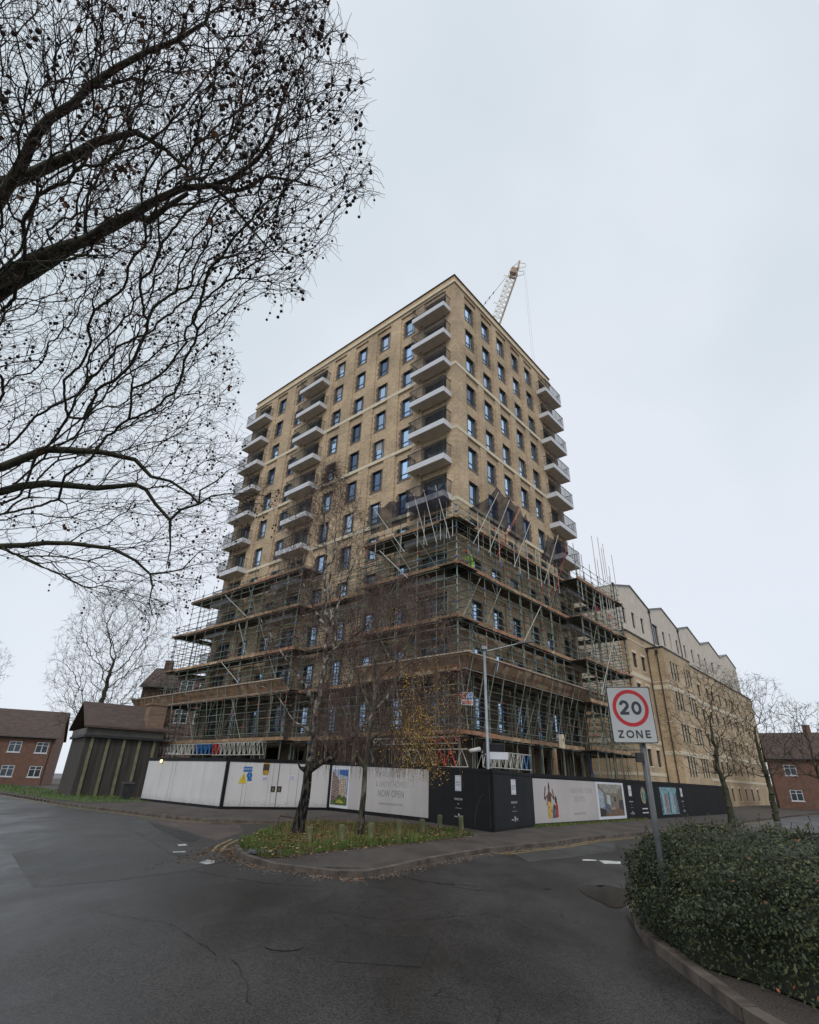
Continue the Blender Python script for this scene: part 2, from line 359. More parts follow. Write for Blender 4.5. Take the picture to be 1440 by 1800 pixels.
for k in range(2600):                     # grit in the gutter
    i = rq.randrange(2, 17); t = rq.random(); a = Vector(KF[i]); b = Vector(KF[i+1]); d = (b-a).normalized(); off = abs(rq.gauss(0, .22))+.02; p_ = a.lerp(b, t)+Vector((d.y, -d.x))*off; s = rq.uniform(.004, .012)
    mb.poly([(p_.x-s, p_.y-s, -.094), (p_.x+s, p_.y-s, -.094), (p_.x, p_.y+s, -.094+s)])
tag(mb.build('grit', mat('grit', (.10, .085, .07), (.22, .19, .16), .9, 40)), 'grit and fine stones lying in the gutter along the kerb', 'grit', kind='stuff')
# rain water left on the road by the hedge
M_WATER = mat('rain_water', (.012, .012, .012), (.02, .02, .02), .16, 3, 0, spec=.6)
def blob(cx, cy, rx, ry, rot, n=36, seed=1, amp=.25):
    r_ = random.Random(seed); ph = [r_.uniform(0, 6.28) for _ in range(5)]; out = []
    for k in range(n):
        t = 2*math.pi*k/n; r = 1+sum(amp/(j+1)*math.sin((j+2)*t+ph[j]) for j in range(5)); x, y = rx*r*math.cos(t), ry*r*math.sin(t)
        out.append((cx+x*math.cos(rot)-y*math.sin(rot), cy+x*math.sin(rot)+y*math.cos(rot)))
    return out
g1 = gnd(1050, 1552, -.09); sheet('puddle', blob(3.95, 12.0, .42, 1.35, R(-10), seed=4), -.0925, M_WATER)
g2 = gnd(600, 1525, .004); sheet('puddle', blob(g2.x, g2.y, .33, .09, 0, seed=2), .004, M_WATER)

# grass island
ISL = [(-4.50, 17.6), (-4.2, 16.75), (-3.62, 15.5), (-3.05, 14.62), (-2.77, 14.80), (-2.25, 15.7), (-.81, 17.75), (1.1, 20.15), (2.7, 22.6), (2.35, 23.9),
       (1.25, 25.3), (0, 26.1), (-1.52, 26.5), (-3.2, 26.4), (-4.2, 25.4), (-4.55, 22.9), (-4.53, 19.7)]
import bmesh
def inside(x, y, poly):
    c = False; n = len(poly); j = n-1
    for i in range(n):
        xi, yi = poly[i]; xj, yj = poly[j]
        if (yi > y) != (yj > y) and x < (xj-xi)*(y-yi)/(yj-yi)+xi: c = not c
        j = i
    return c
sheet('soil', ISL, .012, M_SOIL)
VG = [(-60, 84), (-60, 79.5), (-22.5, 40), (-17.5, 35.2), (-13.1, 31.8), (-10.6, 34.6), (-18.6, 43.2), (-40, 66)]
VG2 = [(-60, 84), (-60, 79.2), (-23.0, 40.6), (-19.4, 37.6), (-17.0, 41.4), (-18.6, 44.5), (-40, 66)]
sheet('verge', VG2, .012, M_VERGE)
def blades(name, poly, count, hmin, hmax, mats, seed, wts=None, lab=None, cat='grass', w=.012, clump=1.0):
    r_ = random.Random(seed); mb = MB(); xs = [p[0] for p in poly]; ys = [p[1] for p in poly]; k = 0
    while k < count:
        x = r_.uniform(min(xs), max(xs)); y = r_.uniform(min(ys), max(ys))
        if not inside(x, y, poly): continue
        dens = .5+.5*math.sin(x*2.1+1.3*math.sin(y*1.7))*math.cos(y*1.9+x*.7)
        if r_.random() > .35+.65*dens*clump: continue
        h = r_.uniform(hmin, hmax)*(.6+.8*dens); a = r_.uniform(0, 6.28); lean = r_.uniform(.0, .6)*h
        dx, dy = math.cos(a)*w*.5, math.sin(a)*w*.5; lx, ly = math.cos(a+1.5)*lean, math.sin(a+1.5)*lean
        mi = r_.choices(range(len(mats)), wts)[0]; i = len(mb.v)
        mb.v += [(x-dx, y-dy, .01), (x+dx, y+dy, .01), (x+dx*.7+lx*.4, y+dy*.7+ly*.4, h*.6), (x-dx*.7+lx*.4, y-dy*.7+ly*.4, h*.6), (x+lx, y+ly, h)]
        mb.f += [(i, i+1, i+2, i+3), (i+3, i+2, i+4)]; mb.m += [mi, mi]; k += 1
    o = mb.build(name, mats); tag(o, lab, cat, kind='stuff'); return o
G1 = mat('grass_green', (.06, .135, .015), (.11, .21, .03), .8, 3); G2 = mat('grass_deep', (.03, .06, .014), (.05, .085, .02), .8, 3)
G3 = mat('grass_straw', (.22, .15, .07), (.30, .21, .11), .9, 3); G4 = mat('leaf_rust', (.15, .055, .02), (.22, .09, .03), .9, 3)
blades('grass', ISL, 42000, .05, .19, [G1, G2, G3, G4], 11, (6, 4, 1.0, .9), 'short green winter grass on the kerbed island under the birches', 'grass')
mid = [(-4.0, 21.3), (-3.3, 18.0), (-2.6, 16.4), (-.8, 18.5), (.6, 20.3), (1.3, 22), (0, 25.5), (-2.5, 26), (-4.3, 25)]
blades('dead_stalks', mid, 2000, .10, .36, [G3, G4], 12, (5, 2), 'tall straw coloured dead weeds in the middle of the grass island', 'weeds', w=.011)
blades('verge_grass', VG2, 3500, .08, .25, [G1, G2], 14, (3, 2), 'rough green grass on the verge left of the white hoarding', 'grass', w=.03)
# fallen leaves
mb = MB(); r_ = random.Random(21)
def leafq(x, y, z, s, r_, m=0):
    a = r_.uniform(0, 6.28); t = r_.uniform(-.5, .5); c, s_ = math.cos(a)*s, math.sin(a)*s
    mb.quad((x-c, y-s_, z), (x+s_*.6, y-c*.6, z+t*s), (x+c, y+s_, z+abs(t)*s*.6), (x-s_*.6, y+c*.6, z+.3*s), m)
k = 0
while k < 4800:
    x = r_.uniform(-4.6, 2.8); y = r_.uniform(14.3, 26.5)
    if inside(x, y, ISL): leafq(x, y, .03+r_.uniform(0, .12), r_.uniform(.025, .055), r_, r_.choices((0, 1, 2), (5, 3, 2))[0]); k += 1
for k in range(900):                      # gutter and edges
    i = r_.randrange(1, 18); t = r_.random(); a = KF[i]; b = KF[i+1]; off = abs(r_.gauss(0, .25))+.04
    d = (Vector(b)-Vector(a)).normalized(); x = a[0]+(b[0]-a[0])*t+d.y*off; y = a[1]+(b[1]-a[1])*t-d.x*off
    leafq(x, y, -.085, r_.uniform(.015, .035), r_, r_.choices((0, 1, 2), (5, 3, 1))[0])
for k in range(500):
    x = r_.uniform(-5.3, -3.4); y = r_.gauss(15.9, .9)
    if not inside(x, y, outline): leafq(x, y, -.085, r_.uniform(.015, .04), r_, 0)
for k in range(420):
    i = r_.randrange(4, 8); a = ISL[i]; b = ISL[i+1]; t = r_.random(); d = (Vector(b)-Vector(a)).normalized(); off = abs(r_.gauss(0, .22))
    leafq(a[0]+(b[0]-a[0])*t+d.y*off, a[1]+(b[1]-a[1])*t-d.x*off, .02, r_.uniform(.015, .035), r_, r_.choices((0, 1, 2), (5, 3, 1))[0])
L1 = mat('fallen_leaf_brown', (.14, .06, .025), (.22, .10, .045), .9, 30); L2 = mat('fallen_leaf_tan', (.28, .19, .10), (.36, .25, .14), .9, 30); L3 = mat('fallen_leaf_dark', (.06, .03, .02), (.09, .05, .03), .9, 30)
tag(mb.build('fallen_leaves', [L1, L2, L3]), 'brown and tan leaves fallen on the island and along the kerb', 'leaves', kind='stuff')
# weeds along the foot of the right hoarding are built with it

# ================================================================== TOWER
LW = [5.94, 9.11, 12.23, 15.44, 21.95, 25.35]         # far edge of each left-face window
RW = [1.80, 4.50, 7.18, 9.95, 12.60]                  # near edge of each right-face window
LZ = 30.2; RX = 18.2; ZT = 43.3; HEAD = 41.32; SILL = 39.38; FL = 3.15
def face_grid(mb, pos, us, strips, wins, doors, umax):
    ub = {0, umax}; zb = {0, 42.3}
    for a, b in strips: ub |= {a, b}
    for a, b in wins: ub |= {a, b}
    for a, b in doors: ub |= {a, b}
    for k in range(13):
        for z in (HEAD-FL*k, SILL-FL*k): 
            if z > .2: zb.add(round(z, 3))
    for k in range(13):
        for z in (39.42-FL*k, 41.62-FL*k):
            if z > .2: zb.add(round(z, 3))
    zb.add(41.95); zb.add(8.0)
    U = sorted(ub); Z = sorted(zb)
    def depth(u, z):
        for a, b in doors:
            if a < u < b:
                for k in range(13):
                    if 39.42-FL*k < z < 41.62-FL*k: return 2
                return .10 if z < 41.95 else 0
        for a, b in wins:
            if a < u < b:
                for k in range(13):
                    if SILL-FL*k < z < HEAD-FL*k: return 1
        for a, b in strips:
            if a < u < b and z < 41.95: return .13
        return 0
    DP = {1: .36, 2: .5}
    D = [[depth((U[i]+U[i+1])/2, (Z[j]+Z[j+1])/2) for j in range(len(Z)-1)] for i in range(len(U)-1)]
    g = lambda d: DP.get(d, d)
    for i in range(len(U)-1):
        for j in range(len(Z)-1):
            d = D[i][j]; gd = g(d)
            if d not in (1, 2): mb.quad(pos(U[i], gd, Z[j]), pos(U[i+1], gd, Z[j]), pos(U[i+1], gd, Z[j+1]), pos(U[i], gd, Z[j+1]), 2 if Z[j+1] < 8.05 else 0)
            if i+1 < len(U)-1 and D[i+1][j] != d:
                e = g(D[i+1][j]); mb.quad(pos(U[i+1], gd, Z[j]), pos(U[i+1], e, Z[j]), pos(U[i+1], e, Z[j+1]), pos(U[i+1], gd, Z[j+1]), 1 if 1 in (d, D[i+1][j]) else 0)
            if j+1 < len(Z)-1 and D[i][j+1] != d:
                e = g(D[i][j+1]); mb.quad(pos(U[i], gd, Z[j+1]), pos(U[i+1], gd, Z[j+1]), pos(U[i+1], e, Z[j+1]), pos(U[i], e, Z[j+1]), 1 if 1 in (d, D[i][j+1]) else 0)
posL = lambda u, d, z: (d, u, z)
posR = lambda u, d, z: (u, d, z)
WW = 1.13
tower = empty('apartment_tower', TM)
tag(tower, 'tall buff brick apartment tower with stacked balconies, its lower storeys wrapped in scaffolding', 'building')
mb = MB()
stripsL = [(o-1.42, o+.42) for o in LW]; winsL = [(o-WW, o) for o in LW]
doorsL = [(.95, 3.5), (16.9, 19.4), (26.9, 29.3)]
stripsR = [(o-.3, o+WW+.42) for o in RW]; winsR = [(o, o+WW) for o in RW]; doorsR = [(15.4, 17.6)]
stripsR[-1] = (RW[-1]-.3, RW[-1]+WW+.25)
face_grid(mb, posL, None, stripsL, winsL, doorsL, LZ)
face_grid(mb, posR, None, stripsR, winsR, doorsR, RX)
mb.quad((RX, 0, 0), (RX, LZ, 0), (RX, LZ, 42.3), (RX, 0, 42.3)); mb.quad((0, LZ, 0), (RX, LZ, 0), (RX, LZ, 42.3), (0, LZ, 42.3))
mb.quad((.6, .6, 42.9), (RX-.6, .6, 42.9), (RX-.6, LZ-.6, 42.9), (.6, LZ-.6, 42.9))
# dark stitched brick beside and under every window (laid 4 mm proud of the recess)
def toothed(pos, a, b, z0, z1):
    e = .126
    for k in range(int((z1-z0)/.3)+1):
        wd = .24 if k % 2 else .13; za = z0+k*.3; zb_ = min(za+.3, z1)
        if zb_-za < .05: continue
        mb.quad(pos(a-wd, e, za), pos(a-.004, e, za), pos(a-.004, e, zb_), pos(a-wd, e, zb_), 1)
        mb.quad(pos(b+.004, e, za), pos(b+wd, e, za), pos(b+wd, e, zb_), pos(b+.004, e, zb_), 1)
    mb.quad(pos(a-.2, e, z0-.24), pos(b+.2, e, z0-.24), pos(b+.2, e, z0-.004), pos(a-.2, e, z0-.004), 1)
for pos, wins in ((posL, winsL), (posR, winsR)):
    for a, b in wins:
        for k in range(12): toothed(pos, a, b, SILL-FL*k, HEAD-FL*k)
mb.build('wall', [BUFF, BUFFD, SHADEB], tower)
# stone courses
for z0, z1, pr in ((20.0, 20.3, .03), (26.28, 26.58, .03), (32.72, 33.05, .03), (13.7, 13.98, .03), (42.3, 42.62, .12)):
    mb = MB()
    mb.box((-pr, -pr, z0), (.14, LZ+pr, z1)); mb.box((.14, -pr, z0), (RX+pr, .14, z1))
    mb.build('string_course', STONE, tower)
mb = MB(); mb.box((0, 0, 42.62), (.5, LZ, 43.2)); mb.box((.5, 0, 42.62), (RX, .5, 43.2)); mb.box((RX-.5, .5, 42.62), (RX, LZ, 43.2)); mb.box((.5, LZ-.5, 42.62), (RX-.5, LZ, 43.2))
pr = mb.build('parapet', brick('parapet_brick', (.66, .45, .25), (.5, .34, .19), (.5, .4, .28), .2), tower)
mb = MB(); mb.box((-.1, -.1, 43.2), (.55, LZ+.1, 43.27)); mb.box((.55, -.1, 43.2), (RX+.1, .55, 43.27)); mb.box((RX-.5, .55, 43.2), (RX+.1, LZ+.1, 43.27)); mb.box((.55, LZ-.5, 43.2), (RX-.5, LZ+.1, 43.27))
mb.build('coping', BLACKM, pr)
# windows: one frame and one pane mesh, copied
def win_mesh(w_, h_, flip):
    f = MB(); t = .06; d = .07; fx = (lambda x: w_-x) if flip else (lambda x: x)
    def b(x0, x1, z0, z1, y0=0, y1=d):
        xa, xb = sorted((fx(x0), fx(x1))); f.box((xa, y0, z0), (xb, y1, z1))
    b(0, w_, 0, t); b(0, w_, h_-t, h_); b(0, t, t, h_-t); b(w_-t, w_, t, h_-t)
    b(.70*w_, .70*w_+t, t, h_-t); b(t, .70*w_, .30*h_, .30*h_+t, .004, d); b(t, .70*w_, .05*h_+t, .05*h_+t*1.7, .008, d)
    b(-.0, w_, -.035, 0, -.10, d)
    g = MB(); g.quad((t*.5, d*.6, t*.5), (w_-t*.5, d*.6, t*.5), (w_-t*.5, d*.6, h_-t*.5), (t*.5, d*.6, h_-t*.5))
    return f, g
fL, gL = win_mesh(WW, HEAD-SILL, True); fR, gR = win_mesh(WW, HEAD-SILL, False)
meF = fR.mesh('window', FRAME); meG = gR.mesh('pane', GLASS); meFL = fL.mesh('window', FRAME); meGL = gL.mesh('pane', GLASS)
ML = Matrix.Rotation(R(90), 4, 'Z') @ Matrix.Scale(-1, 4, (0, 1, 0))    # left face: local x->Y, depth y->X
def winM(face, u, z, d=.30):
    return (Matrix.Translation((d, u, z)) @ ML) if face == 'L' else Matrix.Translation((u, d, z))
GLASS2 = glassy('window_glass_dim', (.12, .18, .28), .8, .06, .4); BLIND = mat('window_blind', (.30, .31, .33), (.38, .39, .41), .35, 3, spec=.8); GLASS3 = glassy('window_glass_pale', (.50, .62, .78), .8, .08, .3)
def pane_var(src, kind):
    q = MB(); x0, y0, z0 = src.v[0]; x1, _, z1 = src.v[2]
    if kind == 1: zc = z0+(z1-z0)*.55; q.quad((x0, y0, z0), (x1, y0, z0), (x1, y0, zc), (x0, y0, zc), 0); q.quad((x0, y0, zc), (x1, y0, zc), (x1, y0, z1), (x0, y0, z1), 1)
    elif kind == 2: xc = x0+(x1-x0)*.45; q.quad((x0, y0, z0), (xc, y0, z0), (xc, y0, z1), (x0, y0, z1), 1); q.quad((xc, y0, z0), (x1, y0, z0), (x1, y0, z1), (xc, y0, z1), 0)
    else: q.quad(*src.v[:4])
    return q.mesh('pane', [{0: GLASS2, 1: GLASS, 2: GLASS2, 3: GLASS3}[kind], BLIND])
VAR = [(pane_var(gL, k), pane_var(gR, k)) for k in range(4)]
cnt = 0; restF = []; 
spots = [('L', o-WW, k) for k in range(12) for o in LW] + [('R', o, k) for k in range(12) for o in RW]
spots.sort(key=lambda s: s[2])
protoW = {}
for face, u, k in spots:
    z = SILL-FL*k
    if cnt < 100:
        if face not in protoW:
            o = inst('window', meFL if face == 'L' else meF, tower, winM(face, u, z)); g = inst('pane', meGL if face == 'L' else meG, o, Matrix.Identity(4)); protoW[face] = (o, g)
        else:
            o = protoW[face][0].copy(); COL.objects.link(o); o.parent = tower; o.matrix_local = winM(face, u, z)
            g = protoW[face][1].copy(); COL.objects.link(g); g.parent = o
        v_ = int(abs(math.sin(cnt*12.9898)*43758.5)) % 10
        g.data = ((meGL if face == 'L' else meG) if v_ < 6 else VAR[v_-6][0 if face == 'L' else 1])
        cnt += 1
    else: restF.append((face, u, z))
mb = MB()
for face, u, z in restF:
    Mx = winM(face, u, z)
    for src, mi in ((fR if face == 'R' else fL, 0), (gR, 1)):
        i = len(mb.v); mb.v += [tuple(Mx @ Vector(v)) for v in src.v]; mb.f += [tuple(i+q for q in f) for f in src.f]; mb.m += [mi]*len(src.f)
tag(mb.build('window', [FRAME, GLASS], tower), kind='stuff')
# balcony doors
def door_mesh(w_, h_):
    f = MB(); t = .07
    for x0, x1, z0, z1 in ((0, w_, 0, t), (0, w_, h_-t, h_), (0, t, t, h_-t), (w_-t, w_, t, h_-t), (w_*.5-t/2, w_*.5+t/2, t, h_-t)): f.box((x0, 0, z0), (x1, .06, z1))
    g = MB(); g.quad((t*.5, .04, t*.5), (w_-t*.5, .04, t*.5), (w_-t*.5, .04, h_-t*.5), (t*.5, .04, h_-t*.5)); return f, g
DM = {}
def balcony(face, a, b, k, flip):
    """a..b along the face; soffit height from row"""
    z = 38.93-FL*k; L_ = b-a; D = 1.05
    key = round(L_, 2), face
    if key not in DM:
        s = MB(); s.box((0, -D, .0), (L_, -.002, .47), 0); s.box((.06, -D+.06, -.02), (L_-.06, -.002, 0), 1)
        s.tube((L_*.86 if not flip else L_*.14, -.3, -.12), (L_*.86 if not flip else L_*.14, -.3, -.02), .05, n=8, m=2, caps=True)
        q = MB(); H = 1.12; z0 = .47
        q.box((0, -D, z0+H-.04), (L_, -D+.05, z0+H)); q.box((0, -D+.05, z0+H-.04), (.05, 0, z0+H)); q.box((L_-.05, -D+.05, z0+H-.04), (L_, 0, z0+H))
        q.box((0, -D+.015, z0+.06), (L_, -D+.045, z0+.09))
        n = int(L_/.105)
        for i in range(n+1):
            x = .025+(L_-.05)*i/n; wd = .022 if i % 9 == 0 or i == n else .011
            q.box((x-wd, -D+.018, z0), (x+wd, -D+.034, z0+H-.04))
        for x in (.015, L_-.031):
            for i in range(1, 9):
                y = -D+.05+(D-.06)*i/9; q.box((x, y-.011, z0), (x+.016, y+.011, z0+H-.04))
        DM[key] = (s.mesh('balcony', [FASC, SOFF, BLACKM]), q.mesh('railing', BLACKM))
    Mx = (Matrix.Translation((0, a, z)) @ ML) if face == 'L' else Matrix.Translation((a, 0, z))
    o = inst('balcony', DM[key][0], tower, Mx); inst('railing', DM[key][1], o, Matrix.Identity(4))
for k in range(11):
    balcony('L', .45, 4.05, k, False); balcony('L', 16.3, 20.05, k, False); balcony('L', 26.25, 30.05, k, False); balcony('R', 14.75, 18.35, k, True)
fD, gD = door_mesh(2.5, 2.16); mD = fD.mesh('balcony_door', FRAME); mDg = gD.mesh('pane', GLASSD)
for k in range(12):
    z = 39.44-FL*k
    for face, a, wd in [('L', x[0], x[1]-x[0]) for x in doorsL]+[('R', 15.4, 2.2)]:
        Mx = (Matrix.Translation((.42, a, z)) @ ML) if face == 'L' else Matrix.Translation((a, .42, z))
        Mx = Mx @ Matrix.Scale(wd/2.5, 4, (1, 0, 0))
        o = inst('balcony_door', mD, tower, Mx); inst('pane', mDg, o, Matrix.Identity(4))
# ================================================================== SCAFFOLDING (tower frame)
ZD = [4.15, 7.5, 10.65, 14.1, 17.3]
r_ = random.Random(31)
def scaffold(name, label, runs, group):
    """runs: list of (p0, p1, outward normal, width, top z, [z decks], spacing)"""
    root = empty(name, TM); tag(root, label, 'scaffolding', group)
    stds = []; leds = []; coup = MB(); braces = []
    for (p0, p1, nrm, wd, top, decks, sp, tall, *ex) in runs:
        ind = ex[0] if ex else wd*1.15+.08
        p0 = Vector(p0); p1 = Vector(p1); nrm = Vector(nrm); d = (p1-p0); Ln = d.length; d.normalize()
        n = max(1, round(Ln/sp)); xs = [Ln*i/n for i in range(n+1)]
        inner = -nrm*wd
        for i, x in enumerate(xs):
            for row, off in ((0, Vector((0, 0))), (1, inner)):
                P = p0+d*(x+r_.uniform(-.05, .05))+off
                t = top+r_.uniform(-.5, .35)+(r_.uniform(.2, tall) if row == 0 else -.3)
                stds.append((P, t, row))
                if row == 0 and r_.random() < .45:
                    P2 = P+d*.16; stds.append((P2, top-r_.uniform(0, 3), row))
        # ledgers
        for zi, zd in enumerate(decks+[top]):
            zs = [zd-.12, zd+.5, zd+1.0, zd+1.55, zd+2.05, zd+2.6] if zi < len(decks) else []
            nxt = decks[zi+1] if zi+1 < len(decks) else top+.1
            for z in zs:
                if z > nxt-.3 and z > zd+.2: continue
                dz = r_.uniform(-.03, .03); e0, e1 = r_.uniform(.1, .5), r_.uniform(.1, .5)
                a = p0-d*e0-nrm*-.05; b = p1+d*e1-nrm*-.05
                leds.append(((a.x, a.y, z+dz), (b.x, b.y, z+dz+r_.uniform(-.02, .02)), 0))
                if True: a2 = a+inner; b2 = b+inner; leds.append(((a2.x, a2.y, z+dz), (b2.x, b2.y, z+dz), 1))
                for x in xs:
                    c = p0+d*x+nrm*.03
                    coup.box((c.x-.055, c.y-.055, z+dz-.05), (c.x+.055, c.y+.055, z+dz+.05), r_.choices((0, 1, 2, 3), (9, 2, 1.6, 1.2))[0])
            for x in np.arange(.3, Ln, 1.25):          # transoms under the boards
                if zi < len(decks):
                    a = p0+d*x+nrm*.35; b = p0+d*x+inner*1.25; leds.append(((a.x, a.y, zd-.08), (b.x, b.y, zd-.08), 2))
        for z0 in [.2]+decks[:-1]:
            for q in range(max(1, int(Ln/4))):
                x = r_.uniform(0, max(.1, Ln-2.2)); a = p0+d*x+nrm*.08; b = p0+d*min(Ln, x+2.1)+nrm*.08
                braces.append(((a.x, a.y, z0+.1), (b.x, b.y, z0+3.2)) if r_.random() < .5 else ((b.x, b.y, z0+.1), (a.x, a.y, z0+3.2)))
        for zd in decks:
            # boards: dark underside layer, lit toe board on the outer edge
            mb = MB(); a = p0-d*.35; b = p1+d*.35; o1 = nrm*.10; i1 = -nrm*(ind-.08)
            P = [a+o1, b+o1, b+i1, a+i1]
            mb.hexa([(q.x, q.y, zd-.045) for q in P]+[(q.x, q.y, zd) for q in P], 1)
            n2 = max(1, round(Ln/3.6)); t0 = 0
            for q in range(n2):
                A = a+(b-a)*(q/n2+.001); B = a+(b-a)*((q+1)/n2-.001); jz = r_.uniform(-.012, .012); h = .23+r_.uniform(-.02, .03)
                P = [A+nrm*(.14+jz), B+nrm*(.14+jz), B+nrm*(.102+jz), A+nrm*(.102+jz)]
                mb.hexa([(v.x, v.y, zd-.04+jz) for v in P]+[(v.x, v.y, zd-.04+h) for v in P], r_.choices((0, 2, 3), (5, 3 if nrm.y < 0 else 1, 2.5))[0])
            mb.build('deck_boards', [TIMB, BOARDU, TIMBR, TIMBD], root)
    stds.sort(key=lambda s: (s[2], -s[1])); rest = MB()
    for i, (P, t, row) in enumerate(stds):
        tgt = MB() if i < 100 else rest
        tgt.tube((P.x, P.y, 0), (P.x, P.y, t), .027, n=6, caps=True)
        if i < 100: tgt.build('standard', TUBE, root)
    if rest.v: tag(rest.build('standard', TUBE, root), kind='stuff')
    leds.sort(key=lambda s: (s[2], -(Vector(s[0])-Vector(s[1])).length)); rest = MB()
    for i, (a, b, _) in enumerate(leds):
        tgt = MB() if i < 100 else rest
        tgt.tube(a, b, .025, n=6)
        if i < 100: tgt.build('ledger', TUBE, root)
    if rest.v: tag(rest.build('ledger', TUBE, root), kind='stuff')
    for a, b in braces:
        q = MB(); q.tube(a, b, .025, n=6); q.build('brace', TUBE, root)
    tag(coup.build('coupler', [TUBE, BLUEP, REDP, GREENP], root), kind='stuff')
    return root
sL = scaffold('scaffolding', 'tube and board scaffolding standing along the left face of the brick tower behind the birches', [
    ((-2.0, -1.3), (-2.0, 6.8), (-1, 0), 1.25, 18.4, ZD, 1.6, .9, 1.98),
    ((-1.0, 6.8), (-1.0, 14.4), (-1, 0), .7, 17.2, ZD[:4], 1.9, .3, .98),
    ((-2.0, 14.4), (-2.0, 31.6), (-1, 0), 1.25, 18.2, ZD, 1.75, .6, 1.98),
    ((-2.0, 31.6), (-2.0, 33.6), (-1, 0), 1.25, 15.6, ZD[:4], 2.0, .3),
    ((-2.0, 33.9), (6.0, 33.9), (0, 1), 1.4, 15.3, ZD[:4], 2.1, .3)], 'scaffolding round the tower')
sR = scaffold('scaffolding', 'tube and board scaffolding along the right face of the brick tower above the black hoarding', [
    ((-2.0, -1.3), (13.6, -1.3), (0, -1), .95, 18.5, ZD, 1.55, .7, 1.28),
    ((13.5, -2.55), (22.6, -2.55), (0, -1), 1.3, 19.4, ZD, 1.6, 1.6, 2.5),
    ((22.6, -2.5), (22.6, 6.5), (1, 0), 1.3, 19.0, ZD, 2.1, 1.2)], 'scaffolding round the tower')
def sub(root, name, mb, m, lab=None): 
    o = mb.build(name, m, root)
    if lab: o['label'] = lab
    return o
# protection fans: tilted plank bands at first-floor level, with struts
def fan(root, e0, e1, bot, top, flip, nstrut, s_off):
    """e: (u at bottom, u at top) for each end; bot/top: (off, z)"""
    P = (lambda u, off, z: Vector((-off, u, z))) if not flip else (lambda u, off, z: Vector((u, -off, z)))
    mb = MB(); NP = 4; rr = random.Random(5)
    nseg = max(1, round(abs(e1[0]-e0[0])/3.4))
    for s in range(nseg):
        for i in range(NP):
            t0, t1 = i/NP+.012, (i+1)/NP-.012; q0, q1 = s/nseg+.002, (s+1)/nseg-.002; w_ = rr.uniform(-.015, .015)
            def pt(q, t, dz=0):
                ub = e0[0]+(e1[0]-e0[0])*q; ut = e0[1]+(e1[1]-e0[1])*q
                return P(ub+(ut-ub)*t, bot[0]+(top[0]-bot[0])*t, bot[1]+(top[1]-bot[1])*t+w_+dz)
            a, b, c, d = pt(q0, t0), pt(q1, t0), pt(q1, t1), pt(q0, t1)
            mb.hexa([a, b, c, d]+[v+Vector((0, 0, .04)) for v in (a, b, c, d)], rr.choices((0, 1, 2), (4, 1, 3 if flip else 1))[0])
    sub(root, 'protection_fan', mb, [TIMB, TIMBR, TIMBD])
    # horizontal board floor between the scaffold and the fan
    mb = MB(); a, b = P(e0[0], .7, bot[1]), P(e1[0], .7, bot[1]); c, d = P(e1[0], bot[0], bot[1]), P(e0[0], bot[0], bot[1])
    mb.hexa([a, b, c, d]+[v+Vector((0, 0, .04)) for v in (a, b, c, d)]); sub(root, 'fan_floor', mb, BOARDU)
    for i in range(nstrut):
        q = (i+.3+rr.uniform(-.2, .2))/nstrut; u = e0[0]+(e1[0]-e0[0])*q
        s = MB(); s.tube(P(u+rr.uniform(-.3, .3), s_off, 4.4+rr.uniform(-.2, .3)), P(u, top[0]-.05, top[1]-.06), .032, n=6)
        a = P(u, bot[0]-.03, bot[1]-.03); b = P(u, top[0]+.05, top[1]+.35); s.tube(a, b, .026, n=6)
        sub(root, 'fan_strut', s, TUBE)
    for q, (o_, z_) in enumerate((bot, top)):
        s = MB(); s.tube(P(e0[q]-.2, o_, z_-.05), P(e1[q]+.2, o_, z_-.05), .026); sub(root, 'fan_rail', s, TUBEW)
fan(sL, (14.2, 14.4), (38.8, 39.4), (2.15, 7.62), (2.6, 8.42), False, 17, 2.0)
fan(sL, (-1.9, -2.6), (6.6, 6.8), (2.1, 7.62), (2.6, 8.42), False, 7, 2.0)
fan(sR, (-2.1, -2.75), (17.6, 17.6), (1.9, 7.6), (2.45, 8.4), True, 17, 1.35)
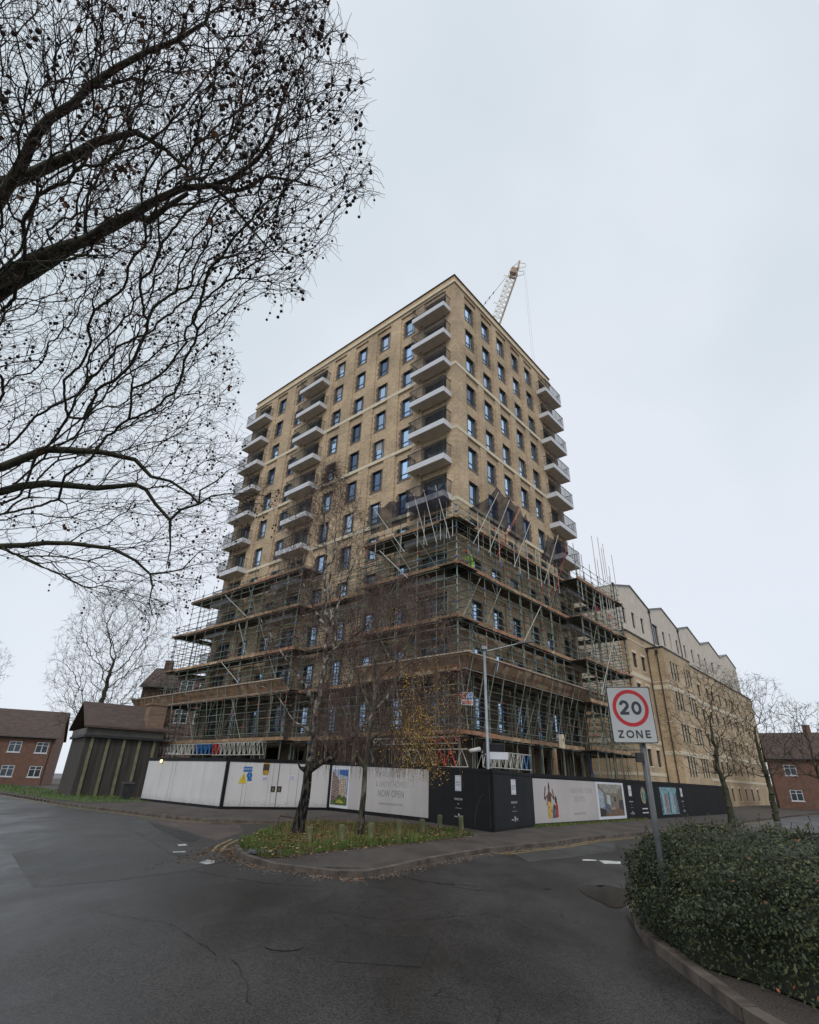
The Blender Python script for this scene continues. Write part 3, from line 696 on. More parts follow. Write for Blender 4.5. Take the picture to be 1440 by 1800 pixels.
# debris netting fans at the top lift, dark blue mesh
mN = bpy.data.materials.new('debris_netting'); mN.use_nodes = True; t = mN.node_tree; MATS['debris_netting'] = mN
p = t.nodes['Principled BSDF']; p.inputs['Base Color'].default_value = (.014, .022, .055, 1); p.inputs['Roughness'].default_value = .9
nn = N(t, 'ShaderNodeTexNoise'); nn.inputs['Scale'].default_value = 1.2; nn.inputs['Detail'].default_value = 3
mr = N(t, 'ShaderNodeMapRange'); mr.inputs['From Min'].default_value = .3; mr.inputs['From Max'].default_value = .7; mr.inputs['To Min'].default_value = .62; mr.inputs['To Max'].default_value = .88
t.links.new(N(t, 'ShaderNodeTexCoord').outputs['Object'], nn.inputs['Vector']); t.links.new(nn.outputs['Fac'], mr.inputs['Value']); t.links.new(mr.outputs[0], p.inputs['Alpha'])
def net(root, P, a, b, seed, drop=.25):
    """a, b: ((u, off, z) inner edge, (u, off, z) outer edge)"""
    rr = random.Random(seed); nu, nv = 14, 6; ph = [rr.uniform(0, 6) for _ in range(4)]; mb = MB(); G = []
    for i in range(nu+1):
        row = []
        for j in range(nv+1):
            u = i/nu; v = j/nv
            A = Vector(a[0]).lerp(Vector(b[0]), u); B = Vector(a[1]).lerp(Vector(b[1]), u); p_ = A.lerp(B, v)
            sag = drop*math.sin(math.pi*v)*(.7+.5*math.sin(u*9+ph[0]))+.10*math.sin(u*14+ph[1])*v + drop*.6*abs(math.sin(u*math.pi*2))*v
            row.append(P(p_.x+.05*math.sin(v*8+ph[2]), p_.y, p_.z-sag))
        G.append(row)
    for i in range(nu):
        for j in range(nv): mb.quad(G[i][j], G[i+1][j], G[i+1][j+1], G[i][j+1])
    sub(root, 'debris_net', mb, mN)
PL = lambda u, off, z: Vector((-off, u, z)); PR = lambda u, off, z: Vector((u, -off, z))
net(sL, PL, ((3.0, 2.05, 18.2), (2.0, 3.1, 19.6)), ((6.6, 2.05, 18.2), (5.6, 3.1, 19.7)), 1)
net(sL, PL, ((-1.0, 2.05, 18.3), (-1.2, 3.1, 19.5)), ((2.6, 2.05, 18.2), (2.0, 3.1, 19.6)), 2, .5)
net(sR, PR, ((-.6, 1.35, 18.6), (1.2, 2.6, 20.6)), ((4.2, 1.35, 18.5), (4.4, 2.6, 20.3)), 3)
net(sR, PR, ((4.4, 1.35, 18.4), (4.6, 2.5, 20.2)), ((6.6, 1.35, 18.4), (6.4, 2.4, 20.1)), 5, .5)
net(sR, PR, ((9.6, 1.35, 18.2), (9.0, 2.4, 19.9)), ((12.6, 1.35, 18.2), (12.8, 2.4, 19.6)), 4)
# netting poles and pale uprights at the top lift
rr = random.Random(8)
def pole(root, a, b, m=TUBEW, nm='net_pole'):
    s = MB(); s.tube(a, b, .028, n=6, caps=True); sub(root, nm, s, m)
for u0, u1 in ((-.9, -.4), (.2, .6), (1.0, 1.5), (3.0, 5.3)): pole(sL, PL(u0, 2.15, 15.9), PL(u1, 3.1, 19.6))
for u0, u1 in ((-.3, 1.4), (1.6, 2.9), (2.6, 4.4), (5.0, 6.3), (9.6, 10.6), (11.6, 12.4)): pole(sR, PR(u0, 1.45, 16.0), PR(u1, 2.6, 20.3), REDP if u0 in (2.6, 11.6) else TUBEW)
for u in (-1.1, -.6, -.1, 1.3, 1.9, 3.4, 5.9): pole(sL, PL(u, 2.12, 16.0), PL(u, 2.12, 18.3+rr.uniform(0, .4)))
for u in (.4, 1.9, 3.1, 5.2, 5.9, 7.2, 8.6, 9.2, 10.6, 11.5, 12.3): pole(sR, PR(u, 1.42, 15.9+rr.uniform(-.3, .2)), PR(u, 1.42, 18.4+rr.uniform(0, .6)), TUBEW)
for u, zt in ((14.1, 20.1), (17.8, 22.8), (18.4, 20.6), (19.3, 23.2), (19.9, 22.3), (20.4, 22.9), (21.2, 20.8), (22.4, 22.4)): pole(sR, PR(u, 2.62, 15.6), PR(u, 2.62, zt), TUBEW)
for u in (16.6, 16.9, 19.4, 19.8): pole(sR, PR(u, 2.64, 15.2), PR(u, 2.64, 15.75), REDP, 'tube_sleeve')
for u in (0.2, 3.2, 6.1, 9.3, 11.2): pole(sR, PR(u, 1.44, 15.4), PR(u, 1.44, 15.95), BLUEP if u < 8 else REDP, 'tube_sleeve')
# long loose raking tubes
pole(sL, PL(5.4, 2.2, 16.6), PL(2.6, 2.2, 13.9)); pole(sR, PR(5.6, 1.5, 10.6), PR(8.6, 1.5, 13.9)); pole(sR, PR(15.2, 2.7, 8.2), PR(19.6, 2.7, 13.5)); pole(sL, PL(25.5, 2.2, 17), PL(21.0, 2.2, 14.1))
pole(sL, PL(24.0, 2.2, 10.6), PL(20.8, 2.2, 8.6))
# lattice beams over the hoarding
def lattice(root, P, u0, u1, off, z0, z1, cols, step=.62):
    mb = MB(); n = max(2, round(abs(u1-u0)/step)); du = (u1-u0)/n
    for z in (z0, z1): mb.tube(P(u0, off, z), P(u1, off, z), .026, m=0)
    for i in range(n):
        c = cols(i/n); u = u0+du*i; rt_ = .034 if c == 2 else .02
        mb.tube(P(u, off, z0), P(u+du*.5, off, z1), rt_, m=c); mb.tube(P(u+du*.5, off, z1), P(u+du, off, z0), rt_, m=c)
        if i % 2 == 0: mb.tube(P(u, off, z0), P(u, off, z1), .024, m=c)
    sub(root, 'lattice_beam', mb, [TUBEW, BLUEP, REDP, GREENP])
for k in range(2):
    lattice(sL, PL, 33.2, 22.6, 2.3+.3*k, 3.2, 4.0, lambda q: 1 if q > .72 or .12 < q < .17 else (3 if q < .1 else 0))
    lattice(sL, PL, 22.3, 15.9, 2.3+.3*k, 3.15, 4.0, lambda q: 2 if q < .08 else (1 if q > .93 or .3 < q < .38 else 0))
for k in range(2):
    lattice(sR, PR, -1.2, 3.6, 2.3+.25*k, 2.5, 3.3, lambda q: 1 if q > .84 else 0)
lattice(sL, PL, 4.8, -1.6, 2.3, 3.62, 3.95, lambda q: 2 if q > .6 else 0, .8)
lattice(sL, PL, 2.2, -2.3, 2.6, 2.45, 3.3, lambda q: 2 if .42 < q < .78 else 0, .7)
# stair/ladder rungs and a white box on the right scaffold
s = MB()
for x in (0, .32): s.tube(PR(15.4+x*.6, 1.6, .3), PR(13.9+x*.6, 1.5, 4.1), .02)
for k in range(12): q = k/12; s.tube(PR(15.4-1.5*q, 1.58, .4+3.7*q), PR(15.6-1.5*q, 1.58, .4+3.7*q), .014)
lad = tag(s.build('ladder', BLUEP, None, M=TM), 'blue metal ladder leaning in the lowest bay of the right scaffolding', 'ladder')
b = MB(); b.box((9.6, -1.75, 4.05), (9.98, -1.5, 4.95)); b.box((9.7, -1.77, 4.5), (9.82, -1.755, 4.65), 1)
tag(b.build('alarm_box', [STONE, BLACKM], None, M=TM), 'small cream box fixed outside the lowest deck of the right scaffolding', 'box')
b = MB(); b.box((8.9, -1.5, 0), (9.12, -1.3, 4.0))
tag(b.build('timber_post', TIMB, None, M=TM), 'square timber post holding up the lowest deck of the right scaffolding', 'post')
# scaffold sign with red and blue letters on the corner
P0 = TI @ at(821, 1228, (TM @ Vector((-2.3, -1.9, 0))).y)
sg = empty('scaffold_sign', TM @ Matrix.Translation(P0) @ Matrix.Rotation(R(-48), 4, 'Z'))
tag(sg, 'small white sign with red and blue letters tied to the scaffolding corner', 'sign')
b = MB(); b.box((-.33, 0, -.34), (.33, .02, .34)); b.build('board', mat('sign_white', (.55, .55, .56), (.62, .62, .63), .5, 2), sg)
b = MB(); b.box((-.30, -.004, -.04), (-.03, 0, .30), 0); b.box((.03, -.004, -.04), (.30, 0, .30), 1); b.box((-.28, -.004, -.28), (.28, 0, -.12), 2)
b.build('colour_panel', [REDP, BLUEP, mat('sign_pink', (.5, .16, .15), (.56, .2, .18), .5, 2)], sg)
SGW = mat('sign_letter_white', (.7, .7, .7), (.75, .75, .75), .5, 2)
for ch, x in (('C', -.165), ('G', .165)):
    me = text_mesh(ch, .3); me.materials.append(SGW); inst('lettering', me, sg, Matrix.Translation((x, -.008, .14)) @ Matrix.Rotation(R(90), 4, 'X'))
# ================================================================== HOARDINGS
HW = mat('white_hoarding_paint', (.57, .555, .55), (.64, .62, .615), .55, .5, detail=6)
HB = mat('black_hoarding_paint', (.005, .005, .0065), (.009, .009, .011), .6, .8, detail=4, spec=.25)
HG = mat('grey_black_panel', (.011, .011, .013), (.017, .017, .02), .6, .8, spec=.25)
POST = mat('poster_cream', (.47, .435, .42), (.51, .475, .46), .6, .4)
PW = mat('poster_white', (.62, .63, .68), (.68, .69, .74), .55, .6)
INK = mat('grey_lettering', (.20, .19, .20), (.24, .23, .235), .6, 2)
INKP = mat('faint_lettering', (.33, .31, .30), (.36, .34, .33), .6, 2)
LW_ = mat('white_lettering', (.62, .62, .64), (.7, .7, .72), .5, 2)
def fl(name, c, v=.12): return mat(name, tuple(x*(1-v) for x in c), tuple(min(1, x*(1+v)) for x in c), .6, 6, detail=5)
def streaky(m, k=.75):               # mud splash low down and rain streaks
    t = m.node_tree; p = t.nodes['Principled BSDF']; src = p.inputs['Base Color'].links[0].from_socket
    tcn = N(t, 'ShaderNodeTexCoord'); mp = N(t, 'ShaderNodeMapping'); mp.inputs['Scale'].default_value = (1.6, 1.6, .25); n1 = N(t, 'ShaderNodeTexNoise'); n1.inputs['Scale'].default_value = 1; n1.inputs['Detail'].default_value = 6
    t.links.new(tcn.outputs['Object'], mp.inputs[0]); t.links.new(mp.outputs[0], n1.inputs['Vector'])
    sp = N(t, 'ShaderNodeSeparateXYZ'); t.links.new(tcn.outputs['Object'], sp.inputs[0]); n2 = N(t, 'ShaderNodeTexNoise'); n2.inputs['Scale'].default_value = 9; n2.inputs['Detail'].default_value = 6; t.links.new(tcn.outputs['Object'], n2.inputs['Vector'])
    a = N(t, 'ShaderNodeMath', operation='MULTIPLY_ADD'); a.inputs[1].default_value = -.9; t.links.new(n2.outputs['Fac'], a.inputs[0]); t.links.new(sp.outputs[2], a.inputs[2])
    r1 = N(t, 'ShaderNodeMapRange'); r1.inputs['From Min'].default_value = -.35; r1.inputs['From Max'].default_value = .0; r1.inputs['To Min'].default_value = k*.98; t.links.new(a.outputs[0], r1.inputs['Value'])
    r2 = N(t, 'ShaderNodeMapRange'); r2.inputs['From Min'].default_value = .35; r2.inputs['From Max'].default_value = .6; r2.inputs['To Min'].default_value = .93; t.links.new(n1.outputs['Fac'], r2.inputs['Value'])
    mm = N(t, 'ShaderNodeMath', operation='MULTIPLY'); t.links.new(r1.outputs[0], mm.inputs[0]); t.links.new(r2.outputs[0], mm.inputs[1])
    hs = N(t, 'ShaderNodeHueSaturation'); t.links.new(src, hs.inputs['Color']); t.links.new(mm.outputs[0], hs.inputs['Value']); t.links.new(hs.outputs['Color'], p.inputs['Base Color'])
streaky(HW); streaky(POST, .95)
class Run:
    def __init__(s, name, label, P, Q, hP, hQ, grp='site hoardings'):
        s.P = Vector((P[0], P[1], 0)); s.Q = Vector((Q[0], Q[1], 0)); s.L = (s.Q-s.P).length; s.h = (hP, hQ)
        d = (s.Q-s.P).normalized(); s.M = Matrix.Translation(s.P) @ Matrix.Rotation(math.atan2(d.y, d.x), 4, 'Z'); s.I = s.M.inverted()
        s.root = empty(name, s.M); tag(s.root, label, 'hoarding', grp)
    def H(s, u): return s.h[0]+(s.h[1]-s.h[0])*u/s.L
    def uv(s, px, py, off=0):            # picture measurement -> (u, z) on the board face
        o = s.I @ EYE; d = s.I.to_3x3() @ ray(px, py); t = (-off-o.y)/d.y; p = o+d*t; return p.x, p.z
    def panel(s, name, u0, u1, f0, f1, m, y0=-.03, y1=.0, parent=None, mb=None):
        mb2 = mb or MB(); mb2.hexa([(u0, y0, s.H(u0)*f0), (u1, y0, s.H(u1)*f0), (u1, y1, s.H(u1)*f0), (u0, y1, s.H(u0)*f0),
                                    (u0, y0, s.H(u0)*f1), (u1, y0, s.H(u1)*f1), (u1, y1, s.H(u1)*f1), (u0, y1, s.H(u0)*f1)])
        if mb is None: return mb2.build(name, m, parent or s.root)
    def boards(s, m, seam=1.22, mtrim=None, name='board', u0=0, u1=None, f0=.055, f1=.985, jit=.004, seed=1):
        rr = random.Random(seed); u1 = u1 or s.L; n = max(1, round((u1-u0)/seam)); mb = MB()
        for i in range(n):
            a = u0+(u1-u0)*i/n+.006; b = u0+(u1-u0)*(i+1)/n-.006; y = -.03-rr.uniform(0, jit)
            s.panel(None, a, b, f0, f1, None, y, 0, mb=mb)
        mb.build(name, m, s.root)
    def frame(s, top=.16, plinth=.09, m=HB):
        mb = MB(); u = s.L
        mb.hexa([(0, -.06, s.H(0)*.985), (u, -.06, s.H(u)*.985), (u, .06, s.H(u)*.985), (0, .06, s.H(0)*.985)]+[(0, -.06, s.H(0)+top), (u, -.06, s.H(u)+top), (u, .06, s.H(u)+top), (0, .06, s.H(0)+top)])
        mb.build('top_rail', m, s.root); s.panel('plinth', 0, u, 0, .055 if plinth else .02, m, -.045, .02)
        mb = MB(); s.panel(None, 0, u, .0, .98, None, .004, .03, mb=mb); 
        for k in range(int(u/2.4)+1): mb.box((min(u-.1, k*2.4), .03, 0), (min(u-.1, k*2.4)+.1, .13, s.H(k*2.4)-.1))
        mb.build('backing', BOARDU, s.root)
    def flat(s, name, pts, m, y=-.036, parent=None, th=.003):     # polygon given in (u, z)
        mb = MB(); n = len(pts); a = [(p[0], y, p[1]) for p in pts]; b = [(p[0], y+th, p[1]) for p in pts]
        mb.poly(a); i = len(mb.v); mb.v += b
        for k in range(n): mb.f.append((k, i+k, i+(k+1) % n, (k+1) % n)); mb.m.append(0)
        return mb.build(name, m, parent or s.root)
    def rect(s, name, u0, u1, z0, z1, m, y=-.036, parent=None): return s.flat(name, [(u0, z0), (u1, z0), (u1, z1), (u0, z1)], m, y, parent)
    def text(s, body, u, z, size, m, y=-.037, sq=1., sp=1.05, parent=None):
        me = text_mesh(body, size, spacing=sp, ext=.0012, squash=sq); me.materials.append(m)
        return inst('lettering', me, parent or s.root, Matrix.Translation((u, y, z)) @ Matrix.Rotation(R(90), 4, 'X'))
def seams(run, xs, m):
    for (px, py, px2, py2) in xs:
        u0, _ = run.uv(px, py); run.panel('seam', u0-.012, u0+.012, .06, .98, m, -.0375, -.033)
SEAM = mat('board_seam', (.16, .155, .15), (.22, .21, .20), .8, 3)
# run A: white boards at far left, curving into the road corner
A_ = Run('hoarding', 'plain white hoarding at the far left with a small lamp on its top edge', (-18.19, 43.03), (-10.32, 35.12), 2.57, 2.5)
A_.boards(HW, 1.22, jit=.012, seed=2); A_.frame()
seams(A_, [(306, 1370, 0, 0), (320, 1372, 0, 0), (300, 1370, 0, 0)], SEAM)
G_ = Run('hoarding', 'white hoarding with padlocked double gates and blue and yellow safety signs', (-10.22, 35.10), (-4.50, 37.70), 2.5, 2.56)
G_.boards(HW, 1.3, jit=.004, seed=3); G_.frame()
mb = MB(); mb.box((-.09, -.09, 0), (.09, .09, 2.72)); mb.build('end_post', HB, G_.root)
ug, _ = G_.uv(487, 1385); G_.panel('gate_gap', ug-.018, ug+.018, .0, .985, HB, -.040, -.034)
for px in (476, 521):
    pass
for px in (426, 477, 522): 
    u, _ = G_.uv(px, 1385); G_.panel('seam', u-.01, u+.01, .06, .98, SEAM, -.0375, -.034)
for px in (479.5, 490.5):
    u, z = G_.uv(px, 1387); G_.rect('lock_plate', u-.13, u+.13, z-.15, z+.15, fl('lock_black', (.02, .02, .02)), -.05); G_.rect('lock_hasp', u-.05, u+.05, z-.1, z+.08, mat('hasp_brass', (.16, .13, .06), (.25, .2, .1), .4, 9, metal=.5), -.056)
SB = fl('sign_blue', (.01, .12, .34)); SY = fl('sign_yellow', (.55, .42, .02)); SBR = fl('sign_brown', (.05, .03, .015)); SP = fl('sign_lilac', (.34, .24, .36)); SO = fl('sign_orange', (.42, .24, .03))
def box_sign(px0, py0, px1, py1, m, name='safety_sign', y=-.04):
    u0, z1 = G_.uv(px0, py0); u1, z0 = G_.uv(px1, py1); return G_.rect(name, u0, u1, z0, z1, m, y), (u0+u1)/2, (z0+z1)/2, u1-u0
_, u, z, wd = box_sign(429, 1347.5, 443, 1357, SB); G_.text('SAFETY', u, z, .15, LW_, -.042, sq=1.05)
u, z = G_.uv(429, 1367); G_.flat('safety_sign', [(u-.3, z-.3), (u+.17, z-.3), (u-.02, z+.3)], SY, -.04); G_.text('!', u-.05, z+.02, .18, SBR, -.042)
u, z = G_.uv(438.5, 1363); mb = [(u+.17*math.cos(t*math.pi/8), z+.17*math.sin(t*math.pi/8)) for t in range(16)]; G_.flat('safety_sign', mb, SB, -.04); G_.text('i', u, z, .2, LW_, -.042)
box_sign(435, 1368, 442, 1373, SB)
_, u, z, wd = box_sign(463.5, 1343, 472.5, 1358, SBR); G_.rect('sign_stripe', u-wd*.42, u+wd*.42, z+.22, z+.36, SO, -.043); G_.rect('sign_stripe', u-wd*.42, u+wd*.42, z-.36, z-.12, SO, -.043)
for (a, b, c, d) in ((460, 1365, 472, 1373), (507, 1363, 519, 1372)):
    u0, z1 = G_.uv(a, b); u1, z0 = G_.uv(c, d); G_.rect('notice', u0, u1, z0, z1, PW, -.039)
    for zz in (z0+.05, z1-.07, (z0+z1)/2): G_.rect('notice_print', u0+.06, u1-.06, zz-.018, zz+.018, SP, -.0405)
mb = MB(); u, z = A_.uv(287, 1338); mb.ball((u, -.12, z), .11, 0, 10, 6); mb.box((u-.13, -.08, z-.12), (u+.13, -.03, z+.12), 1)
ml = bpy.data.materials.new('lit_lamp'); ml.use_nodes = True; pb = ml.node_tree.nodes['Principled BSDF']; pb.inputs['Emission Color'].default_value = (1, .85, .35, 1); pb.inputs['Emission Strength'].default_value = 1.6; pb.inputs['Base Color'].default_value = (.9, .8, .4, 1); MATS['lit_lamp'] = ml
tag(mb.build('bulkhead_lamp', [ml, BLACKM], None, M=A_.M), 'small round yellow lamp lit on the top edge of the plain white hoarding', 'lamp')
# run B: posters behind the birches
B_ = Run('hoarding', 'hoarding behind the birches with a block of flats picture and a cream NOW OPEN poster', (-4.38, 37.6), (1.38, 29.46), 2.56, 2.32)
B_.boards(HB, 1.22, seed=5); B_.frame()
mb = MB(); mb.box((-.1, -.1, 0), (.1, .1, 2.75)); mb.build('end_post', HB, B_.root)
def U(run, px, py=1390): return run.uv(px, py)[0]
u0, u1 = U(B_, 582), U(B_, 755)
pc = B_.panel('cream_poster', U(B_, 614), u1-.02, .07, .97, POST, -.040, -.036)
B_.panel('white_poster', u0, U(B_, 614), .07, .97, PW, -.040, -.036)
# picture: a tower block under a blue sky over trees
a, b = U(B_, 583.5), U(B_, 612); z0, z1 = .33, 2.25
pic = B_.rect('picture', a, b, z0, z1, fl('picture_sky', (.30, .36, .45)), -.042)
def pf(pts, m, y): return B_.flat('picture_shape', [(a+(b-a)*x, z0+(z1-z0)*y_) for x, y_ in pts], m, y, pic)
pf([(.45, .86), (.98, .80), (.98, .98), (.45, .99)], fl('picture_blue', (.03, .10, .32)), -.0435)
pf([(.93, .3), (1, .3), (1, .8), (.93, .75)], fl('picture_blue2', (.10, .28, .5)), -.0435)
pf([(.0, .1), (.5, .12), (.5, .66), (.2, .86), (.0, .95)], fl('picture_dusk_brick', (.16, .10, .085), .4), -.0440)
pf([(.48, .12), (.92, .12), (.92, .78), (.48, .74)], fl('picture_stone', (.46, .36, .27), .3), -.0445)
for i in range(4):
    for j in range(12): x = .52+.1*i; y_ = .2+.045*j; pf([(x, y_), (x+.045, y_), (x+.045, y_+.025), (x, y_+.025)], fl('picture_window', (.07, .06, .07)), -.0455)
for j in range(9): y_ = .2+.07*j; pf([(.02, y_+.09), (.47, y_), (.47, y_+.014), (.02, y_+.105)], fl('picture_balcony', (.40, .36, .34)), -.0450)
pf([(0, 0), (1, 0), (1, .18), (.85, .26), (.7, .22), (.55, .32), (.4, .2), (.2, .14), (0, .1)], fl('picture_green', (.07, .10, .02), .5), -.0460)
pf([(.3, .06), (.8, .05), (.75, .13), (.5, .16)], fl('picture_lime', (.30, .32, .05), .4), -.0468)
uc = U(B_, 688)
for body, py, sz, m in (('MARKETING SUITE', 1362, .30, INKP), ('& SHOW HOMES', 1379, .40, INKP), ('NOW OPEN', 1396, .46, INK), ('SQUAREROOTSKINGSTON.CO.UK', 1414, .15, INK)):
    _, z = B_.uv(688, py); B_.text(body, uc, z, sz, m, -.043, sq=.95)
# run C: black corner boards
C_ = Run('hoarding', 'black hoarding panel facing the bollards with a small white logo square and a thin arc', (1.42, 29.39), (3.66, 24.42), 2.32, 2.13)
C_.boards(HB, 1.22, seed=6); C_.frame(.1)
def logo(run, px, sq=1., k=1.):
    def pz(py): return run.uv(px, py)[1]
    u = U(run, px); 
    zc = run.H(u)
    c = lambda f: zc*f
    r1 = run.rect('logo_square', u-.27*k, u+.27*k, c(.62), c(.90), PW, -.042)
    run.text('SQUARE', u, c(.775), .105*k, INK, -.044, parent=r1); run.text('ROOTS', u, c(.725), .105*k, INK, -.044, parent=r1)
    for dx0, dx1, za, zb in ((-.24, .24, c(.88), c(.885)), (-.24, .24, c(.635), c(.64))): run.rect('logo_line', u+dx0*k, u+dx1*k, za, zb, INK, -.0435, r1)
    run.text('KINGSTON', u, c(.475), .125*k, LW_, -.037, sp=1.15); run.text('KT1', u, c(.39), .08*k, LW_, -.037)
    run.rect('logo_line', u-.28*k, u+.28*k, c(.318), c(.322), LW_, -.037)
    run.text('london', u-.22*k, c(.175), .10*k, LW_, -.037); run.text('PIC', u+.27*k, c(.17), .15*k, LW_, -.037)
    q = run.flat('logo_mark', [(u-.02*k, c(.13)), (u+.06*k, c(.15)), (u+.08*k, c(.20)), (u+.03*k, c(.235)), (u-.04*k, c(.22)), (u+.0*k, c(.2)), (u+.03*k, c(.175))], LW_, -.037)
logo(C_, 807)
# arc line
mb = MB(); ua = U(C_, 861); zb = .12
pts = [(ua-1.15*math.cos(t), zb+1.28*math.sin(t)) for t in np.linspace(0, 1.25, 18)]
for p, q in zip(pts, pts[1:]):
    mb.quad((p[0]-.008, -.038, p[1]), (p[0]+.008, -.038, p[1]), (q[0]+.008, -.038, q[1]), (q[0]-.008, -.038, q[1]))
mb.build('arc_line', mat('arc_grey', (.10, .10, .11), (.13, .13, .14), .5, 2), C_.root)
# run D: from the corner to the big poster, run E beyond
D_ = Run('hoarding', 'dark panel round the corner from the thin arc with its own white logo square', (3.70, 24.42), (6.24, 28.50), 2.13, 2.09)
D_.boards(HG, 1.22, seed=7); D_.frame(.1); logo(D_, 901.5)
mb = MB(); mb.box((-.07, -.07, 0), (.05, .07, 2.24)); mb.build('end_post', HB, D_.root)
E_ = Run('hoarding', 'long black hoarding with the CREATING YOUR ROOTS poster running away to the right', (6.28, 28.54), (29.5, 54.2), 2.09, 2.03)
E_.boards(HB, 1.22, seed=8); E_.frame(.12)
e0, e1 = U(E_, 936), U(E_, 1047); e2 = U(E_, 1095)
E_.panel('cream_poster', e0, e1, .06, .955, POST, -.040, -.036)
E_.panel('white_poster', e1, e2, .06, .955, PW, -.040, -.036)
for body, px, py, sz in (('CREATING YOUR', 1020, 1390, .33), ('ROOTS', 1018, 1405, .36), ('SQUAREROOTS.CO.UK', 1019, 1430, .13)):
    u, z = E_.uv(px, py); E_.text(body, u, z, sz, INK if sz < .2 else INKP, -.042, sq=1.)
# woman with raised arms and a child, printed flat
SK = fl('print_skin', (.10, .045, .03), .3); YE = fl('print_yellow_skirt', (.50, .30, .07), .35); BL = fl('print_blue', (.02, .12, .2), .4); RE = fl('print_red', (.35, .03, .02), .4); DK = fl('print_hair', (.025, .015, .012)); WHp = fl('print_white', (.5, .48, .46))
ux, _ = E_.uv(968, 1405)
fig = E_.rect('poster_print', ux-.42, ux-.0, .36, .72, YE, -.0415)
def ff(pts, m, y=-.043): return E_.flat('poster_print', [(ux+x, z) for x, z in pts], m, y, fig)
ff([(-.42, .30), (.10, .32), (.06, .75), (-.02, 1.05), (-.34, 1.05), (-.42, .7)], YE)
ff([(-.34, 1.02), (-.02, 1.02), (.0, 1.32), (-.12, 1.45), (-.26, 1.45), (-.36, 1.3)], SK, -.0435)
ff([(-.34, 1.32), (-.28, 1.36), (-.62, 1.05), (-.72, 1.15), (-.60, 1.62), (-.52, 1.72), (-.50, 1.6), (-.6, 1.2)], SK, -.044)
ff([(-.08, 1.36), (.10, 1.2), (.28, 1.05), (.33, 1.15), (.20, 1.52), (.12, 1.60), (.12, 1.5), (.2, 1.2), (-.02, 1.42)], SK, -.044)
ff([(-.24, 1.45), (-.13, 1.45), (-.10, 1.58), (-.14, 1.7), (-.24, 1.7), (-.28, 1.58)], SK, -.0445)
ff([(-.28, 1.6), (-.24, 1.72), (-.19, 1.9), (-.12, 1.74), (-.09, 1.58), (-.14, 1.66), (-.24, 1.66)], DK, -.045)
ff([(-.5, .85), (-.42, .85), (-.34, 1.3), (-.40, 1.3)], SK, -.0445)
ff([(.02, .30), (.34, .32), (.34, .78), (.2, .92), (.06, .7)], BL, -.044); ff([(.28, .32), (.62, .34), (.62, .8), (.5, 1.12), (.36, .8)], RE, -.0445)
ff([(.34, .95), (.5, .95), (.54, 1.12), (.46, 1.28), (.36, 1.2)], DK, -.045); ff([(.18, .78), (.40, .7), (.44, .8), (.2, .92)], SK, -.0455)
ff([(-.12, 1.52), (.1, 1.56), (.08, 1.64), (-.1, 1.60)], WHp, -.0455)
# interior picture
pa, pb_ = U(E_, 1050), U(E_, 1092); za, zb = .27, 1.88
room = E_.rect('picture', pa, pb_, za, zb, fl('room_wall', (.20, .17, .13), .3), -.042)
def rf(pts, m, y): return E_.flat('picture_shape', [(pa+(pb_-pa)*x, za+(zb-za)*z) for x, z in pts], m, y, room)
rf([(0, 1), (1, 1), (.75, .72), (.28, .72)], fl('room_ceiling', (.30, .28, .24), .3), -.0432)
rf([(0, 0), (1, 0), (1, .18), (.72, .26), (.3, .26), (0, .1)], fl('room_floor', (.16, .10, .06), .3), -.0432)
rf([(0, .22), (.2, .3), (.2, .7), (0, .86)], fl('room_glazing', (.30, .36, .42), .3), -.0436); rf([(0, 0), (.22, .0), (.25, .2), (0, .26)], fl('room_dark', (.03, .025, .025)), -.044)
rf([(.32, .34), (.45, .34), (.45, .66), (.32, .66)], fl('room_picture', (.42, .50, .50)), -.044); rf([(.62, .45), (.68, .45), (.68, .6), (.62, .6)], DK, -.044)
rf([(.26, .1), (.36, .08), (.4, .38), (.24, .38)], fl('room_chair', (.08, .12, .20), .5), -.0445); rf([(.42, .2), (.7, .2), (.62, .28), (.45, .28)], fl('room_table', (.30, .24, .18), .3), -.0445)
rf([(.8, .24), (1, .16), (1, .5), (.8, .5)], fl('room_dark2', (.06, .05, .045)), -.044)
logo(E_, 1106, k=.85)
u, z = E_.uv(1130, 1398); mb = [(u+.42*math.cos(t*math.pi/10), z+.48*math.sin(t*math.pi/10)) for t in range(20)]
rd = E_.flat('round_picture', mb, fl('foliage_print', (.30, .28, .20), .5), -.038); E_.flat('picture_shape', [(u-.2, z-.35), (u-.05, z-.1), (u-.15, z+.35), (u-.28, z+.1)], fl('fern_print', (.08, .12, .07), .5), -.040, rd)
E_.flat('picture_shape', [(u+.05, z-.3), (u+.38, z-.2), (u+.36, z+.2), (u+.1, z+.1)], fl('teal_print', (.05, .22, .24), .5), -.040, rd)
E_.rect('lettering_bar', u-.45, u+.45, z-.78, z-.72, LW_, -.037); E_.rect('lettering_bar', u-.5, u+.5, z-1.0, z-.94, LW_, -.037)
ga, gb = U(E_, 1160, 1400), U(E_, 1189, 1400); gp = E_.rect('picture', ga, gb, .2, 1.85, fl('curtain_teal', (.20, .36, .40), .4), -.040)
for k in range(9):
    x = ga+(gb-ga)*(k+.2)/9; E_.flat('picture_shape', [(x, .3), (x+.18, .25), (x+.12+.1*(k % 3), 1.6-.1*(k % 4)), (x+.02, 1.5)], [fl('fold_dark', (.02, .09, .10)), fl('fold_pink', (.35, .12, .12)), fl('fold_pale', (.36, .48, .52))][(k*2+k//3) % 3], -.042-.0004*k, gp)
logo(E_, 1196, k=.8)
